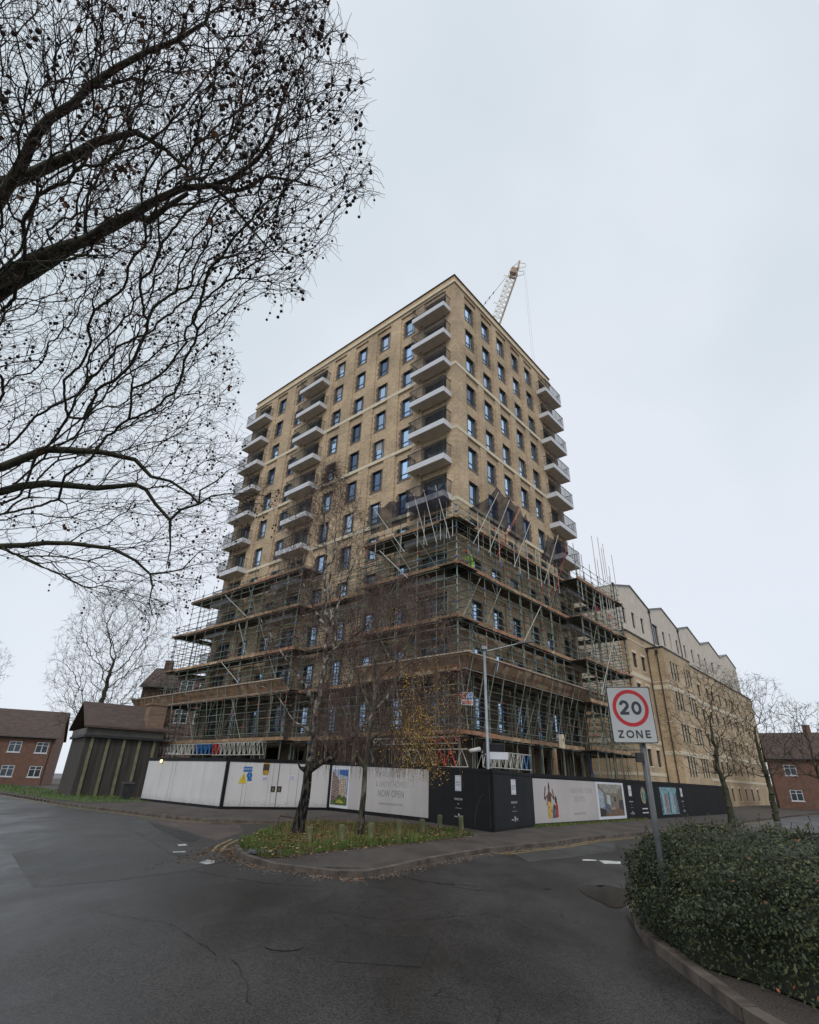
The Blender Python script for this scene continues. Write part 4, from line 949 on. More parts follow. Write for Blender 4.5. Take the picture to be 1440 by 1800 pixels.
# weeds at the foot of the right hoarding
rr = random.Random(3); mb = MB()
for k in range(2600):
    q = rr.random(); P = E_.M @ Vector((rr.random()*14-.5 if q < .8 else rr.random()*3, -.06-abs(rr.gauss(0, .13)), 0)); h = rr.uniform(.04, .16); a = rr.uniform(0, 6.28); dx, dy = math.cos(a)*.012, math.sin(a)*.012
    mb.poly([(P.x-dx, P.y-dy, .0), (P.x+dx, P.y+dy, .0), (P.x+rr.gauss(0, .04), P.y+rr.gauss(0, .04), h)], rr.choices((0, 1, 2), (4, 3, 2))[0])
tag(mb.build('hoarding_weeds', [G1, G2, G3]), 'low green weeds growing along the foot of the black hoarding', 'weeds', kind='stuff')
# cctv camera over the corner panels
pc_ = at(838, 1319, 26.2)
cc = empty('security_camera', loc=pc_); tag(cc, 'white security camera on a short bracket above the black corner hoarding', 'camera')
mb = MB(); mb.tube((-.32, -.12, -.05), (.16, .05, .06), .09, .10, 10, 0, True); mb.build('camera_body', mat('cctv_white', (.5, .5, .47), (.56, .56, .53), .5, 3), cc, True)
mb = MB(); mb.tube((.1, .05, 0), (.42, .1, -.25), .03, .03, 8); mb.tube((.42, .1, -.25), (.42, .1, -.9), .04, .04, 8); mb.build('bracket', BLACKM, cc)
pb2 = at(869, 1316, 27); b = MB(); b.box((-.5, -.2, -.2), (.45, .2, .22)); b.box((-.47, -.23, -.15), (.42, -.2, .17), 1)
tag(b.build('floodlight_box', [BLACKM, HG], None, M=Matrix.Translation(pb2)), 'black box hanging over the hoarding beside the lamp column', 'box')
b = MB(); pb3 = at(877, 1329, 26.5); b.box((-.5, -.05, -.14), (.42, .05, .16)); tag(b.build('notice_board', PW, None, M=Matrix.Translation(pb3)), 'small white board over the hoarding right of the lamp column', 'sign')

# ================================================================== STREET FURNITURE
# lamp column
GALV = mat('galvanised_steel', (.22, .24, .26), (.32, .34, .36), .5, 3, .05, .4)
lp = empty('street_lamp', loc=(3.80, 26.0, 0)); tag(lp, 'tall grey street lamp column with a single arm behind the black hoarding', 'street lamp')
mb = MB(); mb.path([(0, 0, 0), (0, 0, 1.5), (0, 0, 1.55), (0, 0, 7.6)], [.10, .10, .075, .06], 12); mb.build('column', GALV, lp, True)
mb = MB(); mb.tube((0, 0, 7.35), (1.75, 0, 7.82), .03, .03, 8); mb.box((-.12, -.12, 7.45), (.12, .12, 7.62)); mb.build('arm', GALV, lp)
mb = MB(); mb.hexa([(1.6, -.13, 7.76), (2.45, -.09, 7.90), (2.45, .09, 7.90), (1.6, .13, 7.76), (1.6, -.11, 7.86), (2.42, -.07, 7.97), (2.42, .07, 7.97), (1.6, .11, 7.86)]); mb.build('lantern', mat('lantern_dark', (.05, .055, .06), (.08, .085, .09), .4, 4), lp)
# 20 zone sign on a grey post
zp = Vector((3.31, 8.0, 0)); zs = empty('speed_sign', loc=zp, rz=R(0)); tag(zs, 'white 20 ZONE plate with a red ring on a grey post rising from the hedge', 'road sign')
mb = MB(); mb.path([(0, 0, 0), (0, 0, 2.55)], [.038, .038], 16); mb.build('post', mat('grey_post', (.075, .08, .085), (.12, .125, .13), .5, 6, .08), zs, True)
PWd, PHt = .60, .74
pl = Matrix.Translation((-.125, -.075, 2.215+PHt/2)) @ Matrix.Rotation(R(-5), 4, 'Z') @ Matrix.Rotation(R(90), 4, 'X') @ Matrix.Rotation(R(1.0), 4, 'Z')
def rrect(w_, h_, r, n=6):
    out = []
    for cx, cy, a0 in ((w_/2-r, h_/2-r, 0), (-w_/2+r, h_/2-r, 90), (-w_/2+r, -h_/2+r, 180), (w_/2-r, -h_/2+r, 270)):
        for k in range(n+1): t = R(a0+90*k/n); out.append((cx+r*math.cos(t), cy+r*math.sin(t)))
    return out
def plate(name, pts, z0, z1, m, parent):
    mb = MB(); n = len(pts); mb.poly([(x, y, z1) for x, y in pts]); mb.poly([(x, y, z0) for x, y in reversed(pts)])
    for k in range(n): a, b = pts[k], pts[(k+1) % n]; mb.quad((*a, z0), (*b, z0), (*b, z1), (*a, z1))
    return mb.build(name, m, parent)
bk = plate('backing_plate', rrect(PWd, PHt, .03), -.012, 0, BLACKM, zs); bk.matrix_local = pl
SW = mat('sign_face_grey', (.37, .38, .385), (.43, .44, .445), .45, 1.2); SR = mat('sign_red', (.36, .006, .012), (.42, .01, .016), .4, 2); SK_ = mat('sign_black', (.02, .022, .03), (.028, .03, .038), .45, 2)
plate('sign_face', rrect(PWd-.024, PHt-.024, .025), .0, .002, SW, bk)
def ring(ro, ri, cx, cy, z, m, parent, n=64):
    mb = MB()
    for k in range(n):
        a, b = 2*math.pi*k/n, 2*math.pi*(k+1)/n
        mb.quad((cx+ro*math.cos(a), cy+ro*math.sin(a), z), (cx+ro*math.cos(b), cy+ro*math.sin(b), z), (cx+ri*math.cos(b), cy+ri*math.sin(b), z), (cx+ri*math.cos(a), cy+ri*math.sin(a), z))
    return mb.build('red_ring', m, parent)
ring(.245, .195, 0, .085, .0036, SR, bk)
# hand-drawn heavy numerals: 2 and 0 as stroked outlines
def stroke(pts, wd, z, mb):
    n = len(pts)
    L_, R_ = [], []
    for i in range(n):
        a = Vector(pts[max(i-1, 0)]); b = Vector(pts[min(i+1, n-1)]); d = (b-a).normalized(); nn_ = Vector((-d.y, d.x))*wd/2
        L_.append(Vector(pts[i])+nn_); R_.append(Vector(pts[i])-nn_)
    for i in range(n-1): mb.quad((*L_[i], z), (*R_[i], z), (*R_[i+1], z), (*L_[i+1], z))
mb = MB(); cy0 = .085; hh = .176; sw = .040
two = [(-.048+.046*math.cos(t)-.038, cy0+hh/2-.052+.048*math.sin(t)-.0) for t in np.linspace(R(175), R(-25), 18)]
two += [(-.125, cy0-hh/2+.022)]
stroke(two, sw, .0040, mb)
mb.quad((-.15, cy0-hh/2, .0044), (-.028, cy0-hh/2, .0044), (-.028, cy0-hh/2+sw*.95, .0044), (-.15, cy0-hh/2+sw*.95, .0044))
zero = [(.080+.050*math.cos(t), cy0+(hh/2-.018)*math.sin(t)) for t in np.linspace(0, 2*math.pi, 40)]
stroke(zero, sw*.95, .0040, mb)
mb.build('numerals', SK_, bk)
def letters(word, cx, cy, h, adv, sw, mb, z):
    x = cx-adv*(len(word)-1)/2
    for ch in word:
        w_ = h*.36
        def seg(a, b, zz=z): stroke([(x+a[0]*w_, cy+a[1]*h/2), (x+b[0]*w_, cy+b[1]*h/2)], sw, zz, mb)
        e = 1-sw/h
        if ch == 'Z': seg((-1, e), (1, e)); seg((-1, -e), (1, -e)); seg((.85, e), (-.85, -e), z+.0003)
        if ch == 'O': stroke([(x+w_*1.2*math.cos(t), cy+(h/2-sw/2)*math.sin(t)) for t in np.linspace(0, 2*math.pi, 30)], sw, z, mb)
        if ch == 'N': seg((-.95, -1), (-.95, 1)); seg((.95, -1), (.95, 1)); seg((-.85, .95), (.85, -.95), z+.0003)
        if ch == 'E': seg((-.8, -1), (-.8, 1)); seg((-.8, e), (.85, e), z+.0003); seg((-.8, 0), (.7, 0), z+.0003); seg((-.8, -e), (.85, -e), z+.0003)
        x += adv
mb = MB(); letters('ZONE', .0, -.255, .100, .122, .020, mb, .004); mb.build('lettering', SK_, bk)
mb = MB()
for z in (2.3, 2.85): mb.box((-.055, -.06, z-.02), (.05, .05, z+.02))
mb.box((-.13, -.06, 1.98), (-.035, .0, 2.10)); mb.build('bracket', BLACKM, zs)

# wooden bollards
BOL = mat('mossy_wood', (.13, .11, .07), (.22, .19, .12), .95, 5, .3, stretch=(1, 1, .3), c3=(.09, .11, .04), detail=8)
def bollard_mesh(h, r, tilt, seed):
    mb = MB(); rr = random.Random(seed)
    rs = [r*1.02, r, r*.98, r, r*.9, r*.6]; zz = [0, h*.3, h*.6, h*.9, h*.97, h]
    mb.path([(tilt*z, tilt*.5*z, z) for z in zz], rs, 14); return mb.mesh('bollard', BOL, True)
bol = [(-2.60, 18.07, .40, 'leftmost wooden bollard, half sunk in grass by the birch trunk'), (-1.71, 18.52, .45, 'second wooden bollard from the left on the grass island'),
       (-.86, 18.6, .52, 'wooden bollard just right of the slimmer birch trunk'), (-.04, 20.69, .50, 'mossy wooden bollard midway along the front of the grass'),
       (.8, 21.92, .48, 'dark wooden bollard left of the two by the black hoarding'), (1.52, 23.81, .54, 'pale mossy bollard set back before the black hoarding'), (2.35, 23.55, .52, 'rightmost wooden bollard at the tip of the grass')]
for i, (x, y, h, lab) in enumerate(bol):
    o = bpy.data.objects.new('bollard', bollard_mesh(h+.03, .095, r_.uniform(-.06, .06), i)); COL.objects.link(o); o.location = (x, y, 0); tag(o, lab, 'bollard', 'wooden bollards round the grass island')
# bent wire frame and scrap by the birch
mb = MB(); mb.path([gnd(480, 1470)+Vector((0, 0, .0)), at(492, 1434, 21.3), at(517, 1438, 21.2), at(527, 1441, 21.1)], .022, 6); mb.path([at(488, 1450, 21.2), at(492, 1462, 20.8), gnd(497, 1476)], .02, 6)
tag(mb.build('bent_railing', mat('rusty_iron', (.035, .02, .015), (.08, .045, .03), .8, 9)), 'bent rusty metal frame leaning against the larger birch', 'scrap metal')
mb = MB(); g = gnd(465, 1503); rr = random.Random(9)
for k in range(14): a = rr.uniform(-.45, .45); b = rr.uniform(-.12, .12); mb.poly([(g.x+a, g.y+b, .03), (g.x+a+rr.uniform(.1, .3), g.y+b+rr.uniform(-.1, .1), .04+rr.uniform(0, .08)), (g.x+a+rr.uniform(.0, .2), g.y+b+rr.uniform(.08, .2), .03+rr.uniform(0, .1))], 0 if k else 1)
tag(mb.build('plastic_sheet', [mat('dark_plastic', (.03, .032, .035), (.06, .065, .07), .5, 3), SY]), 'crumpled dark plastic scrap on the left tip of the grass', 'litter')

# ================================================================== CRANE
CRW = mat('crane_cream', (.74, .69, .58), (.82, .77, .67), .5, 2); CRB = mat('crane_brown', (.26, .17, .12), (.36, .25, .18), .6, 2)
cr = empty('tower_crane', loc=(8.2, 60, 0)); tag(cr, 'cream luffing crane jib rising above the roof of the tower', 'crane')
def W(px, py, D): return at(px, py, D)-Vector((8.2, 60, 0))
mb = MB()
for z in np.arange(0, 50, 2.0):
    for sx, sy in ((-1, -1), (1, -1), (1, 1), (-1, 1)):
        mb.tube((sx*.8, sy*.8, z), (sx*.8, sy*.8, z+2), .09, n=4); 
    mb.tube((-.8, -.8, z), (.8, -.8, z+2), .05, n=4); mb.tube((-.8, .8, z), (-.8, -.8, z+2), .05, n=4); mb.tube((.8, -.8, z), (.8, .8, z+2), .05, n=4)
mb.build('mast', CRW, cr)
mb = MB(); mb.box((-1.4, -1.4, 50), (1.4, 1.4, 51.2)); mb.box((-3.8, -1, 50.4), (-1.4, 1, 53.0)); mb.build('slewing_platform', CRW, cr)
foot = Vector((.7, 0, 51.5)); tip = W(911.5, 476, 60); dv = (tip-foot); Lj = dv.length; dv.normalize()
side = Vector((0, 1, 0)); up = side.cross(dv).normalized()
if up.x > 0: up = -up
hw = .75; mb = MB()
def jp(t, a, b): return foot+dv*t+side*(a*hw)+up*b
n = int(Lj/1.15)
for a in (-1, 1):
    mb.tube(jp(0, a, 0), jp(Lj, a, 0), .07, n=6, m=1)
mb.tube(jp(0, 0, 1.35), jp(Lj, 0, 1.35), .07, n=6)
for i in range(n):
    t0, t1 = Lj*i/n, Lj*(i+1)/n; tm = (t0+t1)/2
    for a in (-1, 1): mb.tube(jp(t0, a, 0), jp(tm, 0, 1.35), .04, n=4); mb.tube(jp(tm, 0, 1.35), jp(t1, a, 0), .04, n=4)
    mb.tube(jp(t0, -1, 0), jp(t1, 1, 0), .02, n=4); mb.tube(jp(t0, -1, 0), jp(t0, 1, 0), .02, n=4)
for q in (.45, .68, .93): mb.tube(jp(Lj*q, 0, 1.3), jp(Lj*q, 0, 1.95), .05, n=4); mb.tube(jp(Lj*q+.25, 0, 1.95), jp(Lj*q-.25, 0, 1.95), .05, n=4)
mb.build('jib', [CRW, CRB], cr)
mb = MB(); mb.hexa([jp(Lj-.4, -1, 0), jp(Lj+2.2, -.3, .2), jp(Lj+2.2, .3, .2), jp(Lj-.4, 1, 0), jp(Lj-.4, -1, .3), jp(Lj+2.2, -.3, .45), jp(Lj+2.2, .3, .45), jp(Lj-.4, 1, .3)], 1)
mb.hexa([jp(Lj-1.4, -.9, .15), jp(Lj-.2, -.9, .15), jp(Lj-.2, .9, .15), jp(Lj-1.4, .9, .15), jp(Lj-1.4, -.9, 1.15), jp(Lj-.2, -.9, 1.15), jp(Lj-.2, .9, 1.15), jp(Lj-1.4, .9, 1.15)], 1)
for a in (-1, 1):
    mb.tube(jp(Lj-.4, a, 0), jp(Lj+.4, a, -.95), .05, n=5); mb.tube(jp(Lj+.4, a, -.95), jp(Lj+1.1, a, -.7), .05, n=5); mb.tube(jp(Lj+1.1, a, -.7), jp(Lj+.9, a, .1), .05, n=5); mb.tube(jp(Lj, 0, 1.35), jp(Lj+2.1, a*.3, .4), .04, n=5)
mb.build('jib_head', [CRW, CRB], cr)
mb = MB(); af = Vector((-3.2, 0, 59)); e = jp(Lj-2.0, 0, 1.5); mb.tube(af, e, .035, n=4)
for q in (.55, .62, .69, .76): c = af.lerp(e, q); mb.tube(c-dv*.22, c+dv*.22, .09, n=5)
mb.tube((-3.4, 0, 53), af, .10, n=5); mb.tube((-.4, 0, 51), af, .10, n=5); mb.build('pendant', BLACKM, cr)
mb = MB(); h0 = jp(Lj+.8, 0, -.8); 
for s_ in (-.12, .12): mb.tube(h0+Vector((s_, 0, 0)), Vector((h0.x+s_*1.4, h0.y, 30)), .014, n=4)
mb.box((h0.x-.35, h0.y-.2, 28.6), (h0.x+.35, h0.y+.2, 30)); mb.build('hoist_rope', mat('rope_grey', (.35, .36, .38), (.4, .41, .43), .6, 2), cr)

# ================================================================== BRICK AND RENDER TERRACE (right)
tb = empty('terrace_block', TM); tag(tb, 'pale rendered gable building over buff brick with downpipes, right of the tower', 'building')
mb = MB(); X0, X1, D_e = 30.8, 92, 15
wins = []                                   # (x, z, w, h, depth plane)
for x in (31.9, 34.55, 49.6, 52.2, 56.0, 60.2, 63, 67, 71, 75, 79):
    for k in range(5):
        z = 13.3-3.18*k
        if z > .5: wins.append((x, z, 1.1, 1.58, 0))
cw = [(32.5, 18.35, .95, 1.9), (35.4, 18.35, .95, 1.9), (38.4, 18.35, .95, 1.9), (42.6, 17.9, 2.0, 2.6), (46.3, 18.35, .95, 1.9), (49.2, 18.35, .6, 2.2), (51.9, 18.35, .95, 1.9), (55.4, 18.35, .95, 1.9), (59, 18.35, .95, 1.9), (62.5, 18.35, .95, 1.9), (66, 18.35, .95, 1.9), (70, 18.35, .95, 1.9)]
def wall_holes(mb, x0, x1, z0, z1, y, holes, rec, m, mr_):
    xs = sorted({x0, x1, *[h[0] for h in holes], *[h[0]+h[2] for h in holes]}); zs = sorted({z0, z1, *[h[1] for h in holes], *[h[1]+h[3] for h in holes]})
    for i in range(len(xs)-1):
        for j in range(len(zs)-1):
            cx, cz = (xs[i]+xs[i+1])/2, (zs[j]+zs[j+1])/2
            if any(h[0] < cx < h[0]+h[2] and h[1] < cz < h[1]+h[3] for h in holes): continue
            mb.quad((xs[i], y, zs[j]), (xs[i+1], y, zs[j]), (xs[i+1], y, zs[j+1]), (xs[i], y, zs[j+1]), m)
    for hx, hz, hw_, hh_ in holes:
        mb.quad((hx, y, hz), (hx, y+rec, hz), (hx, y+rec, hz+hh_), (hx, y, hz+hh_), mr_); mb.quad((hx+hw_, y, hz), (hx+hw_, y+rec, hz), (hx+hw_, y+rec, hz+hh_), (hx+hw_, y, hz+hh_), mr_)
        mb.quad((hx, y, hz+hh_), (hx+hw_, y, hz+hh_), (hx+hw_, y+rec, hz+hh_), (hx, y+rec, hz+hh_), mr_); mb.quad((hx, y, hz), (hx+hw_, y, hz), (hx+hw_, y+rec, hz), (hx, y+rec, hz), mr_)
wall_holes(mb, X0, X1, 0, 17, 0, [w_[:4] for w_ in wins if not (36 < w_[0] < 47)], .18, 0, 0)
mb.quad((X0, 0, 0), (X0, D_e, 0), (X0, D_e, 17), (X0, 0, 17)); mb.quad((X1, 0, 0), (X1, D_e, 0), (X1, D_e, 17), (X1, 0, 17))
mb.build('brick_wall', BUFF2, tb)
mb = MB(); X0c = 30.4; yc = .6; peaks = [(X0c, 22.1), (36.2, 23.6), (42.0, 22.1), (47.6, 23.6), (53.6, 22.1), (59.4, 23.6), (65.2, 22.1), (71, 23.6), (76.8, 22.1), (82.6, 23.6), (88.4, 22.1)]
wall_holes(mb, X0c, 88.4, 17, 22.1, yc, cw, .22, 0, 0)
for i in range(0, len(peaks)-2, 2): a, b, c = peaks[i:i+3]; mb.poly([(a[0], yc, 22.1), (c[0], yc, 22.1), (b[0], yc, b[1])])
mb.quad((X0c, yc, 10), (X0c, D_e, 10), (X0c, D_e, 22.1), (X0c, yc, 22.1))
mb.build('rendered_wall', RENDER, tb)
mb = MB()
for i in range(len(peaks)-1):
    a, b = peaks[i], peaks[i+1]; mb.hexa([(a[0], yc-.12, a[1]), (b[0], yc-.12, b[1]), (b[0], D_e, b[1]), (a[0], D_e, a[1]), (a[0], yc-.12, a[1]+.14), (b[0], yc-.12, b[1]+.14), (b[0], D_e, b[1]+.14), (a[0], D_e, a[1]+.14)])
mb.build('roof', mat('zinc_grey', (.10, .11, .10), (.14, .15, .14), .5, 2), tb)
mb = MB(); mb.box((X0-.1, -.12, 17), (X1, yc, 17.12)); mb.box((X0-.1, yc, 17), (X0c-.01, D_e, 17.1)); mb.build('coping', BLACKM, tb)
for z0, z1, pr in ((12.3, 12.75, .03), (16.15, 16.28, .03), (5.9, 6.3, .03), (2.9, 3.2, .03)):
    mb = MB(); mb.box((X0-pr, -pr, z0), (36.78, .02, z1)); mb.box((47.02, -pr, z0), (X1, .02, z1)); mb.box((X0-pr, .02, z0), (X0+.02, D_e, z1)); mb.build('string_course', STONE, tb)
# projecting brick bay
bay = []; mb = MB(); BX0, BX1, BY = 36.8, 47.0, -1.75
for k in range(5):
    for x in (38.7, 39.75, 40.8, 43.8, 44.85, 45.9):
        z = 12.9-3.3*k
        if z > .5: bay.append((x, z, .72, 2.0))
wall_holes(mb, BX0, BX1, 0, 16.1, BY, bay, .15, 0, 1); mb.quad((BX0, BY, 0), (BX0, 0, 0), (BX0, 0, 16.1), (BX0, BY, 16.1)); mb.quad((BX1, BY, 0), (BX1, 0, 0), (BX1, 0, 16.1), (BX1, BY, 16.1))
by = mb.build('projecting_bay', [BUFF2, STONE], tb)
mb = MB(); mb.box((BX0-.1, BY-.1, 16.1), (BX1+.1, 0, 16.24)); mb.build('bay_coping', BLACKM, by)
for z0, z1 in ((11.6, 12.05), (12.35, 12.45), (8.2, 8.3), (5.0, 5.4)):
    mb = MB(); mb.box((BX0-.03, BY-.03, z0), (BX1+.03, BY+.02, z1)); mb.box((BX0-.03, BY+.02, z0), (BX0+.02, -.04, z1)); mb.build('string_course', STONE, by)
gm = MB(); gm.quad((0, .0, 0), (1, .0, 0), (1, .0, 1), (0, .0, 1)); gme = gm.mesh('pane', GLASSD)
def fr_mesh(w_, h_):
    f = MB(); t = .05
    for x0, x1, z0, z1 in ((0, w_, 0, t), (0, w_, h_-t, h_), (0, t, t, h_-t), (w_-t, w_, t, h_-t), (w_*.5-t/2, w_*.5+t/2, t, h_-t)): f.box((x0, -.04, z0), (x1, .02, z1))
    return f.mesh('window', FRAME)
FM = {}
def bwin(x, z, w_, h_, y, lintel=True):
    k = (round(w_, 2), round(h_, 2))
    if k not in FM: FM[k] = fr_mesh(w_, h_)
    o = inst('window', FM[k], tb, Matrix.Translation((x, y, z))); inst('pane', gme, o, Matrix.Diagonal((w_, 1, h_, 1)))
for x, z, w_, h_, _ in [w_ for w_ in wins if not (36 < w_[0] < 47)]: bwin(x, z, w_, h_, .14)
for x, z, w_, h_ in cw: bwin(x, z, w_, h_, yc+.18)
for x, z, w_, h_ in bay: bwin(x, z, w_, h_, BY+.12)
for x, z, w_, h_, _ in [w_ for w_ in wins if not (36 < w_[0] < 47)]:
    mb = MB(); mb.box((x-.12, -.025, z+h_), (x+w_+.12, .01, z+h_+.28)); mb.build('lintel', STONE, tb); mb = MB(); mb.box((x-.06, -.04, z-.1), (x+w_+.06, .01, z)); mb.build('sill', STONE, tb)
for x, y, z1 in ((36.55, -.12, 15.8), (36.62, -1.1, 15.5), (30.3, .45, 22.0), (41.9, .48, 21.6), (53.5, .48, 21.6)):
    mb = MB(); mb.tube((x, y, 0 if z1 < 20 else 17.2), (x, y, z1), .06, n=8); mb.box((x-.16, y-.12, z1), (x+.16, y+.12, z1+.35)); mb.build('downpipe', BLACKM, tb)

# ================================================================== HOUSES AND SHED (left)
TILE = mat('brown_roof_tiles', (.06, .042, .036), (.10, .07, .058), .9, 1.6, .2, stretch=(1, 1, 5))
def house(name, label, M_, Lx, Dy, eave, ridge, wcol, winrows, roofm=TILE, group=None):
    rt = empty(name, M_); tag(rt, label, 'house', group); mb = MB(); hs = [(x, z, w_, h_) for x, z, w_, h_ in winrows]
    wall_holes(mb, 0, Lx, 0, eave, 0, hs, .12, 0, 0); mb.quad((0, 0, 0), (0, Dy, 0), (0, Dy, eave), (0, 0, eave)); mb.quad((Lx, 0, 0), (Lx, Dy, 0), (Lx, Dy, eave), (Lx, 0, eave)); mb.quad((0, Dy, 0), (Lx, Dy, 0), (Lx, Dy, eave), (0, Dy, eave))
    for x in (0, Lx): mb.poly([(x, 0, eave), (x, Dy, eave), (x, Dy/2, ridge-.1)])
    mb.build('wall', wcol, rt)
    mb = MB()
    for y0, y1, z0, z1 in ((-.35, Dy/2, eave-.15, ridge), (Dy+.35, Dy/2, eave-.15, ridge)):
        mb.hexa([(-.3, y0, z0), (Lx+.3, y0, z0), (Lx+.3, y1, z1), (-.3, y1, z1), (-.3, y0, z0+.14), (Lx+.3, y0, z0+.14), (Lx+.3, y1, z1+.14), (-.3, y1, z1+.14)])
    rf_ = mb.build('roof', roofm, rt)
    mb = MB(); mb.tube((-.3, -.42, eave-.12), (Lx+.3, -.42, eave-.12), .07, n=8); mb.build('gutter', BLACKM, rt)
    mb = MB(); mb.tube((Lx-.3, -.42, eave-.15), (Lx-.3, -.06, eave-.6), .045, n=8); mb.tube((Lx-.3, -.06, eave-.6), (Lx-.3, -.06, 0), .045, n=8); mb.build('downpipe', BLACKM, rt)
    mb = MB(); mb.box((Lx*.2, Dy/2-.4, ridge-.6), (Lx*.2+.9, Dy/2+.4, ridge+1.1)); mb.build('chimney', wcol, rf_)
    for x, z, w_, h_ in hs:
        f = MB(); t = .09
        for a, b, c, d in ((0, w_, 0, t), (0, w_, h_-t, h_), (0, t, t, h_-t), (w_-t, w_, t, h_-t), (w_*.5-t/2, w_*.5+t/2, t, h_-t)): f.box((x+a, .03, z+c), (x+b, .10, z+d))
        f.box((x-.08, -.06, z-.09), (x+w_+.08, .02, z-.004)); f.box((x, .04, z+h_*.66), (x+w_, .09, z+h_*.70)); o = f.build('window', LW_, rt); g = MB(); g.quad((x, .08, z), (x+w_, .08, z), (x+w_, .08, z+h_), (x, .08, z+h_)); g.build('pane', GLASSD, o)
    return rt
house('brick_house', 'dark brown brick house with a steep tiled gable and white windows behind the left scaffolding',
      Matrix.Translation((-30.6, 66, 0)) @ Matrix.Rotation(R(8), 4, 'Z'), 3.6, 9, 10.9, 13.6, REDB, [])
house('brick_house', 'long pinkish house with rows of white windows seen through the scaffolding at far left',
      Matrix.Translation((-26.9, 66.3, 0)) @ Matrix.Rotation(R(4), 4, 'Z'), 14, 8, 12.3, 12.8, mat('pink_render', (.17, .105, .09), (.24, .155, .135), .9, 1),
      [(x, z, 1.5, 1.5) for x in (.5, 2.7, 4.9, 7.1, 9.3, 11.5) for z in (10.2, 7.0, 3.8)])
house('brick_house', 'low brick house with a tiled roof at the far left edge beyond the verge', Matrix.Translation((-62, 70, 0)) @ Matrix.Rotation(R(24), 4, 'Z'), 18, 9, 5.6, 9.0, mat('dull_red_brick', (.16, .09, .065), (.21, .12, .09), .9, 2),
      [(x, z, 1.4, 1.3) for x in (1.5, 5, 9, 13, 16) for z in (.9, 3.7)])
CONC = mat('stained_concrete', (.08, .075, .07), (.15, .14, .125), .9, .8, detail=8)
DWOOD = mat('dark_cladding', (.035, .03, .028), (.065, .055, .048), .85, 1, stretch=(4, 4, .3))
sh = empty('site_shed', Matrix.Translation((-26.0, 46.5, 0)) @ Matrix.Rotation(R(38), 4, 'Z')); tag(sh, 'dark timber shed with a brown pitched roof left of the white hoarding', 'shed')
mb = MB(); mb.box((.8, 0, 0), (6.6, 6, 4.2)); 
mb.build('wall', DWOOD, sh); mb = MB(); mb.box((.6, -.3, 4.2), (6.9, 6.2, 4.4), 1); mb.box((.7, -.2, 4.4), (6.7, 6.1, 4.9)); mb.build('fascia', [CONC, BLACKM], sh)
mb = MB(); mb.hexa([(.4, -.5, 4.9), (6.95, -.5, 4.9), (6.95, 3, 7.0), (.4, 3, 7.0), (.4, -.5, 5.04), (6.95, -.5, 5.04), (6.95, 3, 7.14), (.4, 3, 7.14)]); mb.hexa([(.4, 3, 7.0), (6.95, 3, 7.0), (6.95, 6.4, 4.9), (.4, 6.4, 4.9), (.4, 3, 7.14), (6.95, 3, 7.14), (6.95, 6.4, 5.04), (.4, 6.4, 5.04)]); mb.build('roof', TILE, sh)
for k in range(5): 
    mb = MB(); mb.box((1.2+1.2*k, -.12, 0), (1.42+1.2*k, -.005, 4.19)); mb.build('post', mat('mossy_post', (.14, .14, .08), (.2, .2, .13), .9, 3), sh)
mb = MB(); P_ = [(-22.4, 48.4, 5.55), (-21.6, 49.4, 5.6)]
mb.box((5.0, -.26, 7.05), (6.6, 1.3, 7.2)); mb.box((5.1, -.2, 4.91), (6.5, 1.2, 7.05), 0)
mb.build('plank_panel', mat('plank_brown', (.17, .115, .08), (.25, .17, .12), .9, 1, stretch=(1, 1, 4)), sh)
# bins and bushes between shed and hoarding
mb = MB(); mb.hexa([(-.3, -.35, 0), (.3, -.35, 0), (.3, .35, 0), (-.3, .35, 0), (-.36, -.42, 1.0), (.36, -.42, 1.0), (.36, .4, 1.0), (-.36, .4, 1.0)]); mb.hexa([(-.38, -.46, 1.0), (.38, -.46, 1.0), (.38, .42, 1.0), (-.38, .42, 1.0), (-.34, -.4, 1.08), (.34, -.4, 1.08), (.34, .4, 1.12), (-.34, .4, 1.12)])
for x in (-.28, .28): mb.tube((x, .42, .12), (x+.06, .42, .12), .12, n=12, caps=True)
tag(mb.build('wheelie_bin', mat('black_plastic', (.015, .016, .018), (.03, .03, .033), .5, 3), None, M=Matrix.Translation((-19.6, 43.6, 0)) @ Matrix.Rotation(R(35), 4, 'Z')), 'black wheeled bin on the verge at the left end of the white hoarding', 'bin')

